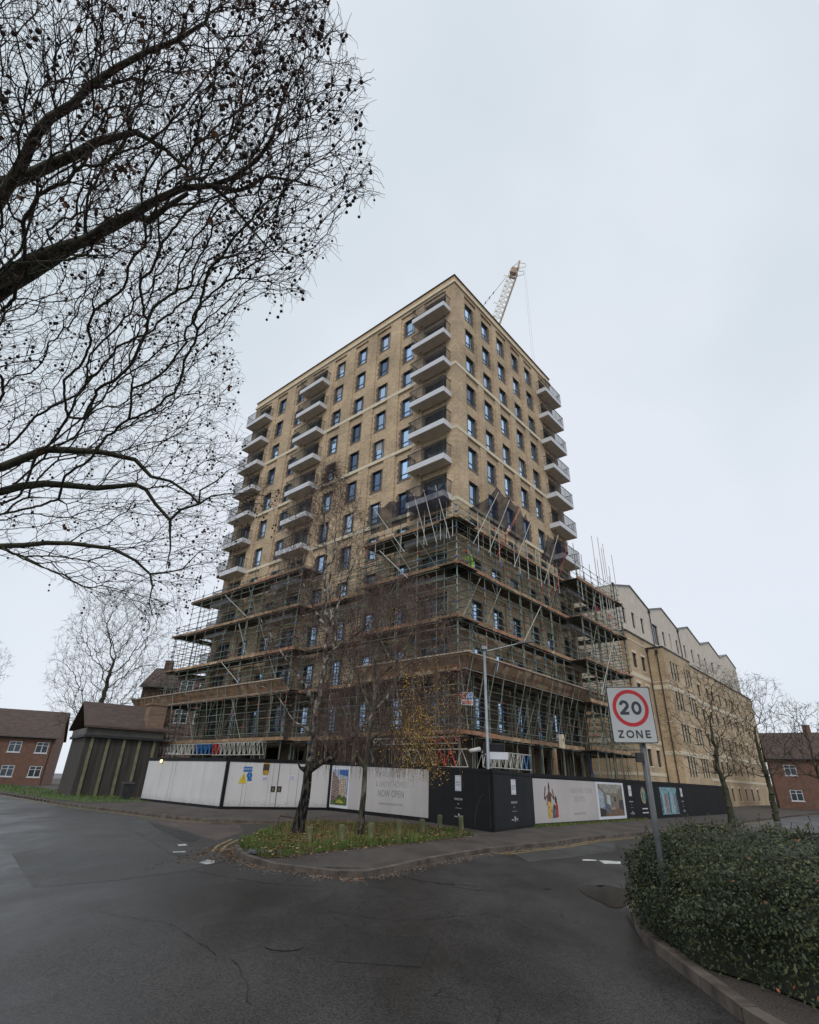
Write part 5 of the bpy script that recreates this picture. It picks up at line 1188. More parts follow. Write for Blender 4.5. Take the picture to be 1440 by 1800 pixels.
# ================================================================== WORKER on the right scaffold
def person(M_):
    sk = mat('skin_tone', (.30, .17, .11), (.34, .2, .13), .6, 9); hv = mat('hi_vis_lime', (.35, .62, .03), (.45, .75, .05), .7, 6); hv_b = hv
    rt = empty('person', M_); tag(rt, 'person in a lime hi-vis jacket and orange helmet bending over on the scaffold deck', 'person')
    import bmesh
    J = {'pel': (0, 0, .92, .13), 'abd': (.06, .0, 1.08, .14), 'che': (.20, 0, 1.26, .17), 'nek': (.32, 0, 1.40, .06), 'hea': (.40, 0, 1.50, .085), 'top': (.45, 0, 1.60, .07),
         'lsh': (.23, .19, 1.32, .065), 'lel': (.36, .24, 1.08, .05), 'lwr': (.55, .18, .95, .035), 'rsh': (.23, -.19, 1.32, .065), 'rel': (.38, -.25, 1.10, .05), 'rwr': (.58, -.17, 1.0, .035),
         'lhi': (0, .10, .86, .10), 'lkn': (.08, .12, .48, .065), 'lan': (-.02, .12, .09, .045), 'lto': (.14, .13, .05, .04), 'rhi': (0, -.10, .86, .10), 'rkn': (.12, -.12, .50, .065), 'ran': (.06, -.12, .09, .045), 'rto': (.22, -.13, .05, .04)}
    for s_, sg_ in (('l', 1), ('r', -1)):
        wx, wy, wz, _ = J[s_+'wr']
        for f in range(4): J[f'{s_}f{f}'] = (wx+.10+.012*(f in (1, 2)), wy-sg_*.02+sg_*.02*(f-1.5)*1.0, wz-.07-.01*f, .009)
        J[s_+'th'] = (wx+.05, wy-sg_*.06, wz-.02, .010)
    E_l = [('pel', 'abd'), ('abd', 'che'), ('che', 'nek'), ('nek', 'hea'), ('hea', 'top'), ('che', 'lsh'), ('lsh', 'lel'), ('lel', 'lwr'), ('che', 'rsh'), ('rsh', 'rel'), ('rel', 'rwr'),
           ('pel', 'lhi'), ('lhi', 'lkn'), ('lkn', 'lan'), ('lan', 'lto'), ('pel', 'rhi'), ('rhi', 'rkn'), ('rkn', 'ran'), ('ran', 'rto')]
    for s_ in 'lr':
        for f in range(4): E_l.append((s_+'wr', f'{s_}f{f}'))
        E_l.append((s_+'wr', s_+'th'))
    def skin(name, keys, edges, mats, parent, grow=0., rootk='pel', sub_=2):
        me = bpy.data.meshes.new(name); idx = {k: i for i, k in enumerate(keys)}
        me.from_pydata([J[k][:3] for k in keys], [(idx[a], idx[b]) for a, b in edges], []); o = bpy.data.objects.new(name, me); COL.objects.link(o)
        o.modifiers.new('s', 'SKIN'); me.skin_vertices  # layer is made by the modifier
        for k in keys: v = me.skin_vertices[0].data[idx[k]]; v.radius = (J[k][3]+grow,)*2; v.use_root = (k == rootk)
        sm = o.modifiers.new('u', 'SUBSURF'); sm.levels = sm.render_levels = sub_
        dg = bpy.context.evaluated_depsgraph_get(); dg.update(); m2 = bpy.data.meshes.new_from_object(o.evaluated_get(dg)); bpy.data.objects.remove(o)
        m2.materials.clear(); m2.materials.append(mats); m2.polygons.foreach_set('use_smooth', [True]*len(m2.polygons))
        return inst(name, m2, parent, Matrix.Identity(4))
    try:
        skin('body', list(J), E_l, sk, rt)
        ks = ['pel', 'abd', 'che', 'lsh', 'lel', 'rsh', 'rel', 'nek']; skin('jacket', ks, [e for e in E_l if e[0] in ks and e[1] in ks], hv, rt, .028)
        ks = ['pel', 'lhi', 'lkn', 'lan', 'rhi', 'rkn', 'ran']; skin('trousers', ks, [e for e in E_l if e[0] in ks and e[1] in ks], hv, rt, .02)
        ks = ['lan', 'lto']; skin('boot', ks, [('lan', 'lto')], BLACKM, rt, .02, 'lan'); skin('boot', ['ran', 'rto'], [('ran', 'rto')], BLACKM, rt, .02, 'ran')
    except Exception as ex: print('person failed', ex)
    mb = MB(); mb.ball((.45, 0, 1.63), .13, 0, 16, 8, .85); mb.tube((.46, 0, 1.60), (.47, 0, 1.62), .155, .15, 16, 0, True); mb.build('helmet', mat('helmet_orange', (.62, .10, .02), (.7, .13, .03), .4, 4), rt, True)
    mb = MB(); mb.ball((.535, .035, 1.53), .014, 0, 8, 6); mb.ball((.535, -.035, 1.53), .014, 0, 8, 6); mb.build('eyes', SK_, rt)
    return rt
person(TM @ Matrix.Translation((.42, -.8, 14.1)) @ Matrix.Rotation(R(170), 4, 'Z'))
# ================================================================== TREES
BARK = mat('plane_bark', (.035, .030, .022), (.075, .070, .045), .95, 3, .3, c3=(.05, .055, .03))
TWIG = mat('dark_twigs', (.035, .024, .018), (.075, .052, .040), .9, 4)
BIRCH = mat('birch_bark', (.015, .013, .011), (.58, .54, .48), .85, 3.0, .3, stretch=(2.2, 2.2, 1.5), c3=(.13, .115, .10), detail=6)
BIRCHG = mat('birch_bark_mossy', (.035, .035, .022), (.26, .26, .20), .9, 2.0, .3, stretch=(2, 2, 1), c3=(.11, .115, .08), detail=6)
BTWIG = mat('birch_twigs', (.060, .038, .033), (.125, .086, .072), .9, 2)
BTWIG2 = mat('olive_branches', (.04, .036, .022), (.08, .072, .045), .9, 2)
def foot_dark(m, z0, z1):
    t = m.node_tree; p = t.nodes['Principled BSDF']; src = p.inputs['Base Color'].links[0].from_socket
    tcn = N(t, 'ShaderNodeTexCoord'); sp = N(t, 'ShaderNodeSeparateXYZ'); nn = N(t, 'ShaderNodeTexNoise'); nn.inputs['Scale'].default_value = 6; nn.inputs['Detail'].default_value = 5
    t.links.new(tcn.outputs['Object'], sp.inputs[0]); t.links.new(tcn.outputs['Object'], nn.inputs['Vector'])
    ad = N(t, 'ShaderNodeMath', operation='MULTIPLY_ADD'); ad.inputs[1].default_value = 3.2; t.links.new(nn.outputs['Fac'], ad.inputs[0]); t.links.new(sp.outputs[2], ad.inputs[2])
    mr = N(t, 'ShaderNodeMapRange'); mr.inputs['From Min'].default_value = z0+1.6; mr.inputs['From Max'].default_value = z1+1.6; t.links.new(ad.outputs[0], mr.inputs['Value'])
    mx = N(t, 'ShaderNodeMix', data_type='RGBA'); cr_ = N(t, 'ShaderNodeValToRGB'); cr_.color_ramp.elements[0].position = .42; cr_.color_ramp.elements[0].color = (.004, .0035, .003, 1); cr_.color_ramp.elements[1].position = .72; cr_.color_ramp.elements[1].color = (.10, .088, .075, 1)
    fm = N(t, 'ShaderNodeMapping'); fm.inputs['Scale'].default_value = (2.5, 2.5, .6); n3 = N(t, 'ShaderNodeTexNoise'); n3.inputs['Scale'].default_value = 5; n3.inputs['Detail'].default_value = 6; t.links.new(tcn.outputs['Object'], fm.inputs[0]); t.links.new(fm.outputs[0], n3.inputs['Vector']); t.links.new(n3.outputs['Fac'], cr_.inputs['Fac']); t.links.new(cr_.outputs['Color'], mx.inputs['A']); p.inputs['Specular IOR Level'].default_value = .15
    bb = p.inputs['Normal'].links[0].from_node; bb.inputs['Strength'].default_value = .9; bb.inputs['Distance'].default_value = .05; t.links.new(mr.outputs[0], mx.inputs['Factor']); t.links.new(src, mx.inputs['B']); t.links.new(mx.outputs['Result'], p.inputs['Base Color'])
foot_dark(BIRCH, 2.0, 4.2); foot_dark(BIRCHG, .2, 1.6)
def mst(seed_pts, seed_par, pts, bf):
    """attach every point to the growing tree where distance + bf*path length is least"""
    n0 = len(seed_pts); NP = len(pts); P = np.zeros((n0+NP, 3)); P[:n0] = seed_pts; par = -np.ones(n0+NP, int); par[:n0] = seed_par
    pl = np.zeros(n0+NP)
    for i in range(n0):
        if par[i] >= 0: pl[i] = pl[par[i]]+np.linalg.norm(P[i]-P[par[i]])
    pts = np.asarray(pts); best = np.full(NP, 1e9); bi = np.zeros(NP, int); left = np.ones(NP, bool)
    for i in range(n0):
        d = np.linalg.norm(pts-P[i], axis=1)+bf*pl[i]; m = d < best; best[m] = d[m]; bi[m] = i
    m_ = n0
    while left.any():
        c = np.where(left, best, 1e9); j = int(c.argmin()); P[m_] = pts[j]; par[m_] = bi[j]; pl[m_] = pl[bi[j]]+np.linalg.norm(pts[j]-P[bi[j]]); left[j] = False
        d = np.sqrt(((pts-P[m_])**2).sum(1))+bf*pl[m_]; k = left & (d < best); best[k] = d[k]; bi[k] = m_; m_ += 1
    return P, par
def smooth(P, par, n0, it):
    n = len(P); par = np.asarray(par)
    for _ in range(it):
        s = np.zeros_like(P); c = np.zeros(n)
        for i in range(n0, n): s[par[i]] += P[i]; c[par[i]] += 1
        Q = P.copy(); m = (np.arange(n) >= n0) & (c > 0)
        Q[m] = .4*P[m]+.3*P[par[m]]+.3*(s[m]/c[m][:, None]); P = Q
    return P
def radii(par, n, rtip, power, fixed=None, cap=None):
    ch = [[] for _ in range(n)]
    for i in range(n):
        if par[i] >= 0: ch[par[i]].append(i)
    r = np.zeros(n); order = []
    st = [i for i in range(n) if par[i] < 0]
    while st: i = st.pop(); order.append(i); st += ch[i]
    for i in reversed(order):
        r[i] = rtip if not ch[i] else sum(r[c]**power for c in ch[i])**(1/power)
        if fixed is not None and i in fixed: r[i] = fixed[i]
        elif cap: r[i] = min(r[i], cap)
    return r, ch
def curvy(mb, a, b, ra, rb, rr, n, m, wob, segs=3):
    a = Vector(a); b = Vector(b); L_ = (b-a).length
    if L_ < .12 or segs < 2: mb.tube(a, b, ra, rb, n, m); return
    pts = [a]; rs = [ra]
    for k in range(1, segs): pts.append(a.lerp(b, k/segs)+Vector([rr.gauss(0, wob*L_) for _ in range(3)])); rs.append(ra+(rb-ra)*k/segs)
    pts.append(b); rs.append(rb); mb.path(pts, rs, n, m, False)
def limb_chain(nodes, par, rad, pts, rs, start=-1, sub_=3, wob=.02, rr=random.Random(1)):
    prev = start
    for i, p in enumerate(pts):
        p = Vector(p)
        if prev >= 0 and i > 0 or (prev >= 0 and start >= 0):
            a = Vector(nodes[prev]); ra = rad[prev]; L_ = (p-a).length; ns = max(1, int(L_/.35))
            for k in range(1, ns):
                q = a.lerp(p, k/ns)+Vector([rr.gauss(0, wob) for _ in range(3)]); nodes.append(tuple(q)); par.append(prev); rad.append(ra+(rs[i]-ra)*k/ns); prev = len(nodes)-1
        nodes.append(tuple(p)); par.append(prev); rad.append(rs[i]); prev = len(nodes)-1
    return prev
def emit(P, par, r, n0, rr, thick, thin, wob=.06, tmin=.012):
    """thick: MB for limbs, thin: MB for twigs"""
    for i in range(len(P)):
        p = par[i]
        if p < 0: continue
        ra = r[p] if (i < n0 or r[p] < r[i]*2.2) else r[i]*1.5; rb = r[i]
        big = ra > tmin
        curvy(thick if big else thin, P[p], P[i], ra, rb, rr, 8 if ra > .05 else (5 if big else 3), 0, wob if i >= n0 else 0, 3 if i >= n0 else 1)

# ---- big plane tree overhanging from the left
rr = random.Random(40); rp_ = np.random.default_rng(40)
nodes, par, rad = [], [], []
base = (-9.2, 10.4)
tk = limb_chain(nodes, par, rad, [(base[0], base[1], -.1), (base[0]+.05, base[1], 1.5), (base[0]+.25, base[1]-.15, 3.2), (base[0]+.5, base[1]-.3, 4.6)], [.42, .34, .30, .27])
def pxl(l): return [atr(a, b, c) for a, b, c in l]
top = limb_chain(nodes, par, rad, pxl([(-170, 640, 12.2), (-60, 520, 11.4), (60, 455, 10.6), (160, 420, 10.0), (238, 374, 9.6), (275, 352, 9.4), (322, 330, 9.2), (372, 326, 9.0)]), [.22, .19, .16, .135, .11, .092, .078, .062], tk)
limb_chain(nodes, par, rad, pxl([(410, 312, 8.8), (452, 282, 8.5), (480, 240, 8.3), (492, 190, 8.2), (515, 130, 8)]), [.05, .042, .032, .025, .016], top)
limb_chain(nodes, par, rad, pxl([(420, 335, 8.7), (470, 310, 8.3), (520, 318, 8), (560, 330, 7.8)]), [.04, .03, .02, .012], top)
limb_chain(nodes, par, rad, pxl([(400, 350, 8.9), (440, 400, 8.6), (475, 440, 8.4), (505, 470, 8.2)]), [.035, .026, .018, .010], top)
b2 = limb_chain(nodes, par, rad, pxl([(-60, 560, 11.6), (60, 480, 11), (150, 420, 10.6), (238, 378, 10.3), (262, 388, 10), (295, 362, 9.8), (330, 340, 9.6)]), [.17, .14, .12, .10, .085, .065, .05], tk)
u1_ = limb_chain(nodes, par, rad, pxl([(-150, 420, 11.5), (-20, 330, 10.6), (90, 290, 9.8), (170, 250, 9.4), (240, 232, 9.2), (290, 262, 9.0), (330, 300, 9)]), [.2, .16, .12, .09, .06, .045, .03], tk)
u2_ = limb_chain(nodes, par, rad, pxl([(60, 240, 9.6), (160, 150, 8.8), (260, 90, 8.4), (360, 40, 8)]), [.1, .07, .05, .03], tk+12 if tk+12 < len(nodes) else tk)
m1 = limb_chain(nodes, par, rad, pxl([(-160, 900, 13), (-40, 830, 12.6), (80, 790, 12.2), (180, 795, 12), (238, 808, 11.8), (266, 838, 11.7), (300, 846, 11.6), (336, 870, 11.5), (350, 886, 11.4)]), [.17, .14, .115, .09, .07, .055, .045, .038, .034], tk)
m2 = limb_chain(nodes, par, rad, pxl([(-40, 870, 12.8), (80, 850, 12.3), (170, 858, 12), (238, 852, 11.8), (256, 860, 11.7), (272, 884, 11.6), (299, 914, 11.5)]), [.13, .11, .09, .07, .062, .055, .05], tk)
m3 = limb_chain(nodes, par, rad, pxl([(318, 896, 11.4), (350, 886, 11.3), (372, 872, 11.2), (400, 868, 11.1), (440, 866, 11), (486, 876, 10.9)]), [.042, .036, .028, .02, .014, .008], m2)
limb_chain(nodes, par, rad, pxl([(352, 862, 11.3), (380, 846, 11.2), (402, 826, 11.1), (428, 814, 11)]), [.028, .022, .015, .008], m2+2)
limb_chain(nodes, par, rad, pxl([(299, 940, 11.5), (300, 965, 11.5), (292, 1000, 11.5)]), [.034, .024, .014], m2)
l1 = limb_chain(nodes, par, rad, pxl([(-120, 1000, 14), (0, 960, 13.4), (120, 955, 13), (200, 965, 12.8), (238, 985, 12.6), (264, 1009, 12.5)]), [.12, .095, .075, .06, .045, .038], tk)
limb_chain(nodes, par, rad, pxl([(290, 1007, 12.4), (320, 1001, 12.3), (348, 972, 12.2), (385, 971, 12.1)]), [.03, .024, .016, .008], l1)
limb_chain(nodes, par, rad, pxl([(268, 1030, 12.5), (262, 1060, 12.5), (270, 1085, 12.4)]), [.026, .018, .01], l1)
EDGE = [(560, -40), (620, 60), (640, 150), (636, 216), (652, 280), (662, 345), (612, 352), (590, 425), (562, 460), (532, 528), (500, 532), (455, 522), (418, 560), (404, 600), (432, 660), (420, 700), (430, 760),
        (428, 790), (440, 820), (500, 872), (478, 905), (420, 905), (440, 960), (420, 990), (385, 1010), (352, 1030), (330, 1060), (316, 1110), (296, 1080), (262, 1100), (230, 1070), (150, 1060), (60, 1000), (-60, 960), (-60, -40)]
pts = []
def dens(x, y):
    d = .55
    if y < 470: d = 1.0 if x < 560 - max(0, (y-216))*.3 else .5
    if 470 < y < 800: d = 1.0 if x < 340 else (.75 if x < 390 else .5)
    if y > 800: d = .72
    if x < 150: d *= .55
    if y < 120: d *= .7
    return d
while len(pts) < 17500:
    x, y = rp_.uniform(-60, 670), rp_.uniform(-40, 1120)
    if inside(x, y, EDGE) and rp_.random() < dens(x, y):
        c_ = 8.6 if y < 300 else (8.6+(y-300)/500*3.2 if y < 1000 else 12.6); pts.append(tuple(atr(x, y, c_+rp_.normal(0, 1.15)+(-.4 if y < 560 else 0))))
n0 = len(nodes); P, PR_ = mst(nodes, par, pts, .30); P = smooth(P, PR_, n0, 4)
r, ch = radii(PR_, len(P), .0030, 2.75, {i: rad[i]*.62 for i in range(n0)}, .022)
thick, thin, balls, dead = MB(), MB(), MB(), MB()
emit(P, PR_, r, n0, rr, thick, thin, .025, .011)
camv = EYE
for i in range(n0, len(P)):
    if not ch[i]:
        a = Vector(P[i]); rel = a-EYE; px = 720+F_PX*rel.dot(_Rr)/rel.dot(_F); py = 900-F_PX*rel.dot(_Ur)/rel.dot(_F)
        for q in range(2):                 # short side spurs
            d = Vector([rr.gauss(0, 1) for _ in range(3)]); d.z = d.z*.5-.1; d.normalize(); l_ = rr.uniform(.02, .075); b_ = a+d*l_; c_ = b_+(d+Vector((rr.gauss(0, .4), rr.gauss(0, .4), -.35)))*l_; e_ = c_+(d+Vector((rr.gauss(0, .5), rr.gauss(0, .5), -.8)))*l_*.8; thin.path([a, b_, c_, e_], [.003, .0026, .0022, .0016], 3, 0, False)
        near_edge = px > 400 or (py > 560 and px > 280)
        if rr.random() < (.24 if near_edge else .09) and px < 680:
            n_ = rr.choice((1, 1, 2, 2, 3)); p = a.copy()
            if near_edge and rr.random() < .5:
                for q in range(3): e = p+Vector((rr.gauss(0, .035), rr.gauss(0, .035), -rr.uniform(.05, .15))); thin.tube(p, e, .0028, .0022, 3); p = e
            for q in range(n_):
                e = p+Vector((rr.gauss(0, .02), rr.gauss(0, .02), -rr.uniform(.05, .16))); thin.tube(p, e, .0015, .0015, 3); balls.ball(e, rr.uniform(.017, .025), 0, 7, 5); p = e
        elif rr.random() < .035:
            for q in range(rr.randint(2, 5)):
                c = a+Vector([rr.gauss(0, .03) for _ in range(3)]); d = Vector([rr.gauss(0, 1) for _ in range(3)]).normalized()*.035; e = d.orthogonal().normalized()*.028; dead.quad(c-d, c-e, c+d, c+e)
pt = empty('plane_tree', loc=(0, 0, 0)); pt.matrix_world = Matrix.Identity(4)
tag(pt, 'leafless plane tree hung with dark seed balls reaching in from the left', 'tree')
thick.build('trunk', BARK, pt, True); thin.build('twigs', TWIG, pt)
tag(balls.build('seed_balls', mat('seed_ball', (.018, .011, .009), (.035, .022, .016), .95, 30), pt), kind='stuff')
tag(dead.build('dead_leaves', mat('dead_leaf', (.10, .04, .02), (.16, .07, .035), .9, 20), pt), kind='stuff')

# ---- birches on the island
def birch(name, label, trunk, rt, limbs, crown, npts, bark, seed, bf, hang, leaf, D0, twcap=.02):
    rr = random.Random(seed); rg = np.random.default_rng(seed); nodes, par, rad = [], [], []
    e = limb_chain(nodes, par, rad, trunk, rt, wob=.03, rr=rr)
    for (k, pts_, rs_) in limbs:
        tgt = Vector(pts_[0]); j = min(range(len(nodes)), key=lambda i: (Vector(nodes[i])-tgt).length)
        limb_chain(nodes, par, rad, pts_[1:] if (Vector(nodes[j])-tgt).length < .4 else pts_, rs_[1:] if (Vector(nodes[j])-tgt).length < .4 else rs_, j, wob=.035, rr=rr)
    n0 = len(nodes); pts = []
    while len(pts) < npts: 
        p = crown(rg)
        if p is not None: pts.append(tuple(p))
    P, PR_ = mst(nodes, par, pts, bf); P = smooth(P, PR_, n0, 2); r, ch = radii(PR_, len(P), .0036, 2.5, {i: rad[i] for i in range(n0)}, twcap)
    thick, thin, lv = MB(), MB(), MB(); emit(P, PR_, r, n0, rr, thick, thin, .07, .013)
    lf, lprob = leaf
    for i in range(n0, len(P)):
        if not ch[i] or rr.random() < .25:
            a = Vector(P[i]); 
            for q in range(hang[0]):
                L_ = rr.uniform(*hang[1]); d = Vector((rr.gauss(0, .35), rr.gauss(0, .35), rr.uniform(-.9, .25) if hang[2] > .3 else rr.uniform(-.3, .8))); p = a.copy(); pts_ = [p.copy()]
                for s in range(4):
                    d = (d+Vector((0, 0, -hang[2]))).normalized(); p = p+d*(L_/4)+Vector((rr.gauss(0, .015), rr.gauss(0, .015), 0)); pts_.append(p.copy())
                if p.z < 1.5: continue
                thin.path(pts_, [.0048, .0042, .0038, .0032, .0024], 3, 0, False)
                if rr.random() < lprob(a):
                    for c in pts_[1:]:
                        for _ in range(rr.choice((1, 2, 2))):
                            cc_ = c+Vector((rr.gauss(0, .07), rr.gauss(0, .07), rr.gauss(0, .07))); d1 = Vector([rr.gauss(0, 1) for _ in range(3)]).normalized()*.028; d2 = d1.orthogonal().normalized()*.02; lv.quad(cc_-d1, cc_-d2, cc_+d1, cc_+d2, 0 if rr.random() < .6 else 1)
    o = empty(name, loc=(0, 0, 0)); o.matrix_world = Matrix.Identity(4); tag(o, label, 'tree', 'birches on the grass island')
    thick.build('trunk', bark, o, True); thin.build('twigs', BTWIG, o)
    if lv.v: tag(lv.build('leaves', lf, o), kind='stuff')
    return o
Y1 = 20.3
def PT(l, D): return [at(a, b, D+dz) for a, b, dz in l]
tr1 = PT([(521, 1472, 0), (527, 1442, 0), (536, 1405, 0), (540, 1375, 0), (547, 1335, 0), (555, 1290, .1), (556, 1245, .1), (564, 1205, .1), (572, 1160, .2), (577, 1110, .2), (573, 1060, .3), (571, 1010, .3), (573, 960, .3), (570, 900, .4), (566, 830, .4)], Y1)
def cr1(rg):
    # crown: narrow above, wider in the middle
    z = rg.uniform(3.2, 14.2); q = (z-3.2)/11; wdt = 2.7*math.sin(min(1, q*.95+.1)*math.pi)**.55*(1-.3*q)+.2
    ang = rg.uniform(0, 6.28); rad_ = wdt*rg.random()**.38; cx = -3.05+(.0 if z < 8 else -.07*(z-8)); 
    if z < 5.5 and rg.random() < .6: return None
    return (cx+rad_*math.cos(ang)*1.0, Y1+.2+rad_*math.sin(ang), z)
birch('birch_tree', 'taller white barked birch with a black fissured foot on the left of the grass island', tr1, [.24, .20, .165, .15, .14, .115, .10, .09, .08, .07, .058, .048, .038, .024, .010],
      [(0, PT([(545, 1352, 0), (566, 1340, -.2), (585, 1332, -.3), (604, 1312, -.4), (628, 1290, -.5), (655, 1256, -.6), (680, 1228, -.6), (700, 1190, -.6), (726, 1160, -.6), (745, 1140, -.6)], Y1), [.10, .088, .08, .07, .06, .045, .035, .026, .018, .01]),
       (0, PT([(543, 1352, 0), (528, 1350, 0), (524, 1340, 0)], Y1), [.05, .04, .03]),
       (0, PT([(572, 1160, .2), (600, 1130, 0), (640, 1105, -.3), (680, 1070, -.5)], Y1), [.04, .034, .026, .014]),
       (0, PT([(590, 1150, .2), (588, 1110, .4), (580, 1060, .5), (582, 1000, .6), (590, 940, .7), (598, 880, .7)], Y1), [.05, .05, .042, .033, .022, .01]),
       (0, PT([(577, 1110, .2), (600, 1040, -.3), (625, 980, -.5), (640, 930, -.6), (650, 880, -.6)], Y1), [.04, .034, .026, .018, .008]),
       (0, PT([(556, 1245, .1), (520, 1180, -.4), (490, 1140, -.7), (455, 1080, -.9)], Y1), [.045, .036, .026, .012]),
       (0, PT([(553, 1295, .1), (520, 1270, .4), (480, 1215, .7), (440, 1200, .9)], Y1), [.03, .024, .016, .009]),
       (0, PT([(575, 1120, .3), (540, 1050, .6), (520, 980, .8), (508, 920, .9)], Y1), [.035, .028, .018, .008]),
       (0, PT([(571, 1010, .3), (600, 950, .0), (625, 895, -.2), (640, 840, -.2)], Y1), [.024, .02, .014, .007])],
      cr1, 1900, BIRCH, 61, .2, (5, (.2, 1.0), .22), ([G3], lambda a: 0), Y1)
Y2 = 20.5
tr2 = PT([(633, 1474, 0), (636, 1430, 0), (640, 1390, 0), (642, 1350, 0), (648, 1300, 0), (653, 1250, .1), (658, 1200, .2), (660, 1150, .3), (672, 1100, .4), (684, 1050, .5)], Y2)
def cr2(rg):
    z = rg.uniform(2.6, 9.0) if rg.random() < .8 else rg.uniform(2.6, 5); q = (z-2.6)/6.4; wdt = 2.75*math.sin(min(1, q*.72+.22)*math.pi)**.5+.1
    ang = rg.uniform(0, 6.28); rad_ = wdt*math.sqrt(rg.random()); return (-.55+.16*(z-4)*.4+rad_*math.cos(ang)*1.05, Y2+.2+rad_*math.sin(ang), z)
YL = mat('yellow_leaf', (.42, .24, .03), (.55, .34, .05), .8, 20); OL = mat('ochre_leaf', (.26, .15, .03), (.34, .20, .05), .8, 20)
birch('birch_tree', 'slimmer birch with weeping purple twigs and a few yellow leaves right of the taller one', tr2, [.115, .10, .088, .08, .07, .062, .052, .042, .03, .014],
      [(0, PT([(652, 1255, .1), (680, 1225, .3), (705, 1190, .5), (730, 1150, .7)], Y2), [.05, .04, .028, .012]),
       (0, PT([(642, 1350, 0), (625, 1320, -.2), (600, 1290, -.4), (575, 1270, -.5)], Y2), [.035, .028, .02, .01]),
       (0, PT([(655, 1240, .1), (630, 1190, .4), (610, 1150, .6), (605, 1100, .7)], Y2), [.035, .028, .02, .01]),
       (0, PT([(658, 1200, .2), (700, 1160, -.3), (730, 1110, -.5), (745, 1070, -.6)], Y2), [.035, .028, .018, .008]),
       (0, PT([(648, 1300, 0), (690, 1280, -.5), (725, 1262, -.8), (755, 1235, -1)], Y2), [.035, .026, .018, .008])],
      cr2, 2000, BIRCHG, 62, .22, (6, (.35, 1.2), .45), ([YL, OL], lambda a: .95*max(0, min(1, (a.x+.45)/.9))*(1 if a.x < 1.25 else .25)*(1 if a.z < 4.3 else (.4 if a.z < 6.0 else .04))*(1 if math.sin(a.x*5+a.z*3)*math.cos(a.y*4+a.z*2) > -.25 else .1)+.012), Y2)
# ---- bare trees further off
def far_tree(label, base, H, wr, seed, npts, tw=.012, grp='bare trees beyond the site', z0=.28):
    rr = random.Random(seed); rg = np.random.default_rng(seed); nodes, par, rad = [], [], []
    bx, by = base; limb_chain(nodes, par, rad, [(bx, by, 0), (bx+.1, by, H*.2), (bx-.1, by, H*.4), (bx, by, H*.62)], [H*.022, H*.018, H*.013, H*.006], wob=.05, rr=rr)
    n0 = len(nodes); pts = []
    while len(pts) < npts:
        z = rg.uniform(z0, 1.0); wd = wr*math.sqrt(max(0.02, 1-((z-.62)/.42)**2)); a = rg.uniform(0, 6.28); q = wd*math.sqrt(rg.random()); pts.append((bx+q*math.cos(a), by+q*math.sin(a), z*H))
    P, PR_ = mst(nodes, par, pts, .3); P = smooth(P, PR_, n0, 3); r, ch = radii(PR_, len(P), tw*.8, 2.5, {i: rad[i] for i in range(n0)}, H*.01); A, B = MB(), MB(); emit(P, PR_, r, n0, rr, A, B, .1, tw*2.2)
    for i in range(n0, len(P)):
        if not ch[i]:
            for q in range(5):
                d = Vector([rr.gauss(0, 1) for _ in range(3)]).normalized(); l_ = rr.uniform(.1, .4)*wr*.14; a_ = Vector(P[i]); b_ = a_+d*l_; B.path([a_, b_, b_+(d+Vector((rr.gauss(0, .5), rr.gauss(0, .5), .3)))*l_], [tw*.7, tw*.6, tw*.4], 3, 0, False)
    o = empty('bare_tree', loc=(0, 0, 0)); tag(o, label, 'tree', grp); A.build('trunk', BARK, o, True); B.build('twigs', BTWIG2 if seed % 2 else TWIG, o); return o
far_tree('dense bare tree with a rounded crown left of the dark gabled house', (-30.6, 58), 19.8, 6.0, 71, 3600, .011)
far_tree('wide bare tree at the far left edge over the low house', (-52, 62), 17, 7, 73, 1600, .014)
far_tree('thin bare street tree before the brick bay at the right behind the sign', (19.6, 36.4), 9.2, 3.2, 74, 1400, .007)
far_tree('bare tree at the far right edge before the terrace', (25.5, 41.5), 9.5, 3.4, 75, 1200, .008)

for i, (x, y, h, w_, lab) in enumerate([(50, 71, 12, 5.5, 'rounded bare tree beyond the terrace before the low brick house'), (-76, 66, 14, 6, 'small bare tree at the extreme left beyond the low brick house')]):
    far_tree(lab, (x, y), h, w_, 80+2*i, 450, .022)
house('brick_house', 'low brick house standing beyond the far end of the terrace at right', Matrix.Translation((50, 80, 0)) @ Matrix.Rotation(R(-30), 4, 'Z'), 26, 9, 6, 9.4, mat('dull_red_brick', (.16, .09, .065), (.21, .12, .09), .9, 2),
      [(x, z, 1.4, 1.3) for x in (1.5, 6, 11, 16, 21) for z in (.9, 3.9)])
# ================================================================== HEDGE
HK = [(3.1, 3.0), (2.98, 6.0), (3.15, 8.5), (3.6, 10.3), (4.5, 11.6), (6.5, 13.6), (12, 19.5), (40, 48)]
sheet('pavement', HK+[(60, 40), (60, -20), (3.2, -20)], .0, M_PAVE); kerb('kerb', [(3.2, -20)]+HK, -1)
hd = empty('hedge', loc=(4.88, 7.75, 0)); tag(hd, 'rounded dense green hedge with small leaves at the foot of the 20 ZONE sign', 'hedge')
rr = random.Random(90); lv = MB(); core = MB(); st = MB()
def hsurf(th, ph):
    # th around, ph 0 top..pi/2 base ; returns point on the mound
    n = .10*math.sin(3*th+1)+.06*math.sin(7*th+2*ph)+.05*math.sin(11*th+5*ph)+.04*math.sin(17*ph+3*th)
    sx, sy, sz = 1.85*(1+n*.5), 2.5*(1+n*.4), 1.2*(1+n*.35); s = math.sin(ph)**.55; c = max(0, math.cos(ph))**.62
    return Vector((sx*s*math.cos(th), sy*s*math.sin(th), sz*c+.02))
NH = 44; NV = 16
G = [[hsurf(2*math.pi*i/NH, math.pi/2*j/NV)*.93 for i in range(NH)] for j in range(NV+1)]
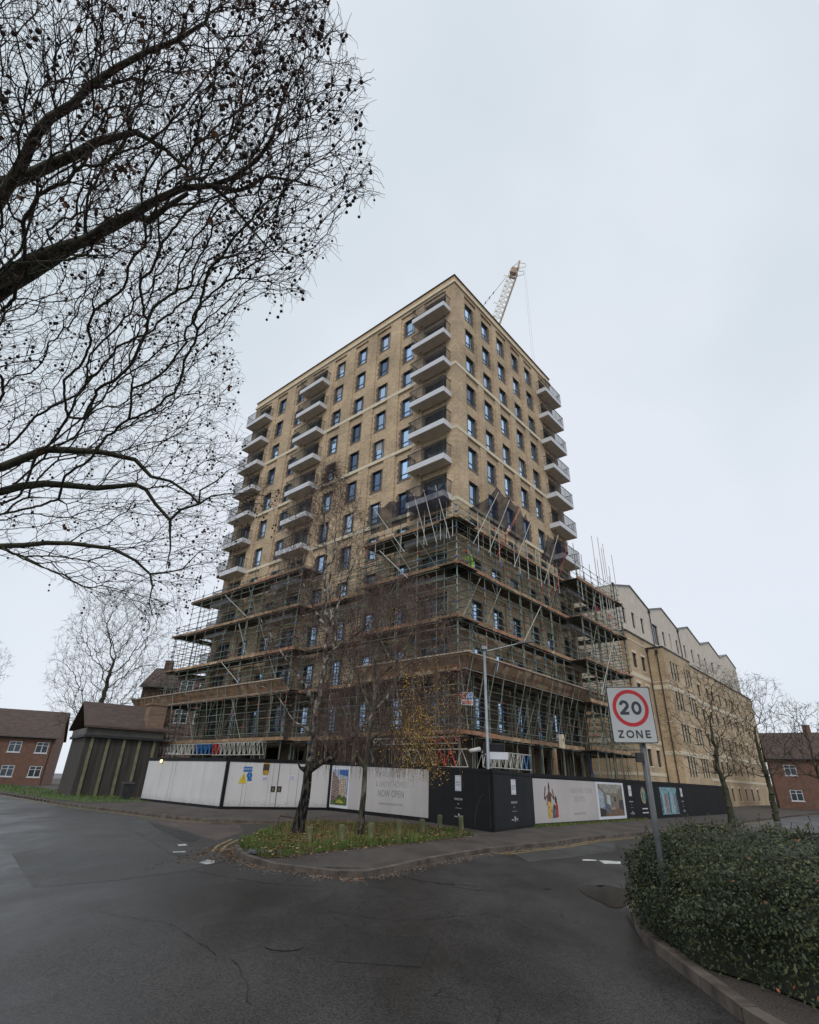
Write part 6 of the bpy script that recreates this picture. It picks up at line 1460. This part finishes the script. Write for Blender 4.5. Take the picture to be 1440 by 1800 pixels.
for j in range(NV):
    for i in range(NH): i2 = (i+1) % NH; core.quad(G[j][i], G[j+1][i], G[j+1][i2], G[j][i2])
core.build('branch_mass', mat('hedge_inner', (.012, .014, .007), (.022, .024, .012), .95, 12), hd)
for k in range(52000):
    th = rr.uniform(0, 6.28); ph = math.acos(rr.random()**1.05); s = hsurf(th, ph)*(1-abs(rr.gauss(0, .045))+rr.random()**8*.06)
    nrm = Vector((s.x/1.8, s.y/2.5, s.z/1.4)).normalized(); d = (nrm+Vector([rr.gauss(0, .7) for _ in range(3)])).normalized(); a = d.orthogonal().normalized()
    a = (a*math.cos(rr.uniform(0, 6))+d.cross(a)*math.sin(rr.uniform(0, 6))).normalized(); b = d.cross(a); L_ = rr.uniform(.009, .024)*(1.35 if rr.random() < .2 else 1); tone = math.sin(4*s.x+1.7*s.z)*math.sin(3.1*s.y+2*s.z+1)
    lv.quad(s-a*L_, s-b*L_*.5, s+a*L_, s+b*L_*.5, rr.choices((0, 1, 2, 3), (6, 5-3.5*tone, max(.2, 1.8+2.4*tone), .04))[0])
for k in range(260):
    th = rr.uniform(0, 6.28); ph = rr.uniform(.0, 1.2); s = hsurf(th, ph); e = s*1.0+Vector((rr.gauss(0, .05), rr.gauss(0, .05), rr.uniform(.04, .16))); st.tube(s*.95, e, .003, .002, 4)
    for q in range(7): c = s.lerp(e, rr.random()); a = Vector([rr.gauss(0, 1) for _ in range(3)]).normalized()*.026; b = a.orthogonal().normalized()*.012; lv.quad(c-a, c-b, c+a, c+b, rr.choice((0, 1, 2)))
H1, H2, H3, H4 = mat('hedge_leaf', (.024, .034, .009), (.042, .054, .014), .6, 9), mat('hedge_leaf_dark', (.018, .030, .009), (.03, .045, .013), .5, 9), mat('hedge_leaf_light', (.055, .068, .02), (.085, .095, .03), .55, 9), mat('hedge_leaf_red', (.22, .05, .02), (.3, .09, .03), .6, 9)
lv.build('leaves', [H1, H2, H3, H4], hd); tag(st.build('shoots', BTWIG2, hd), kind='stuff')
print('polys', sum(len(m.polygons) for m in bpy.data.meshes))
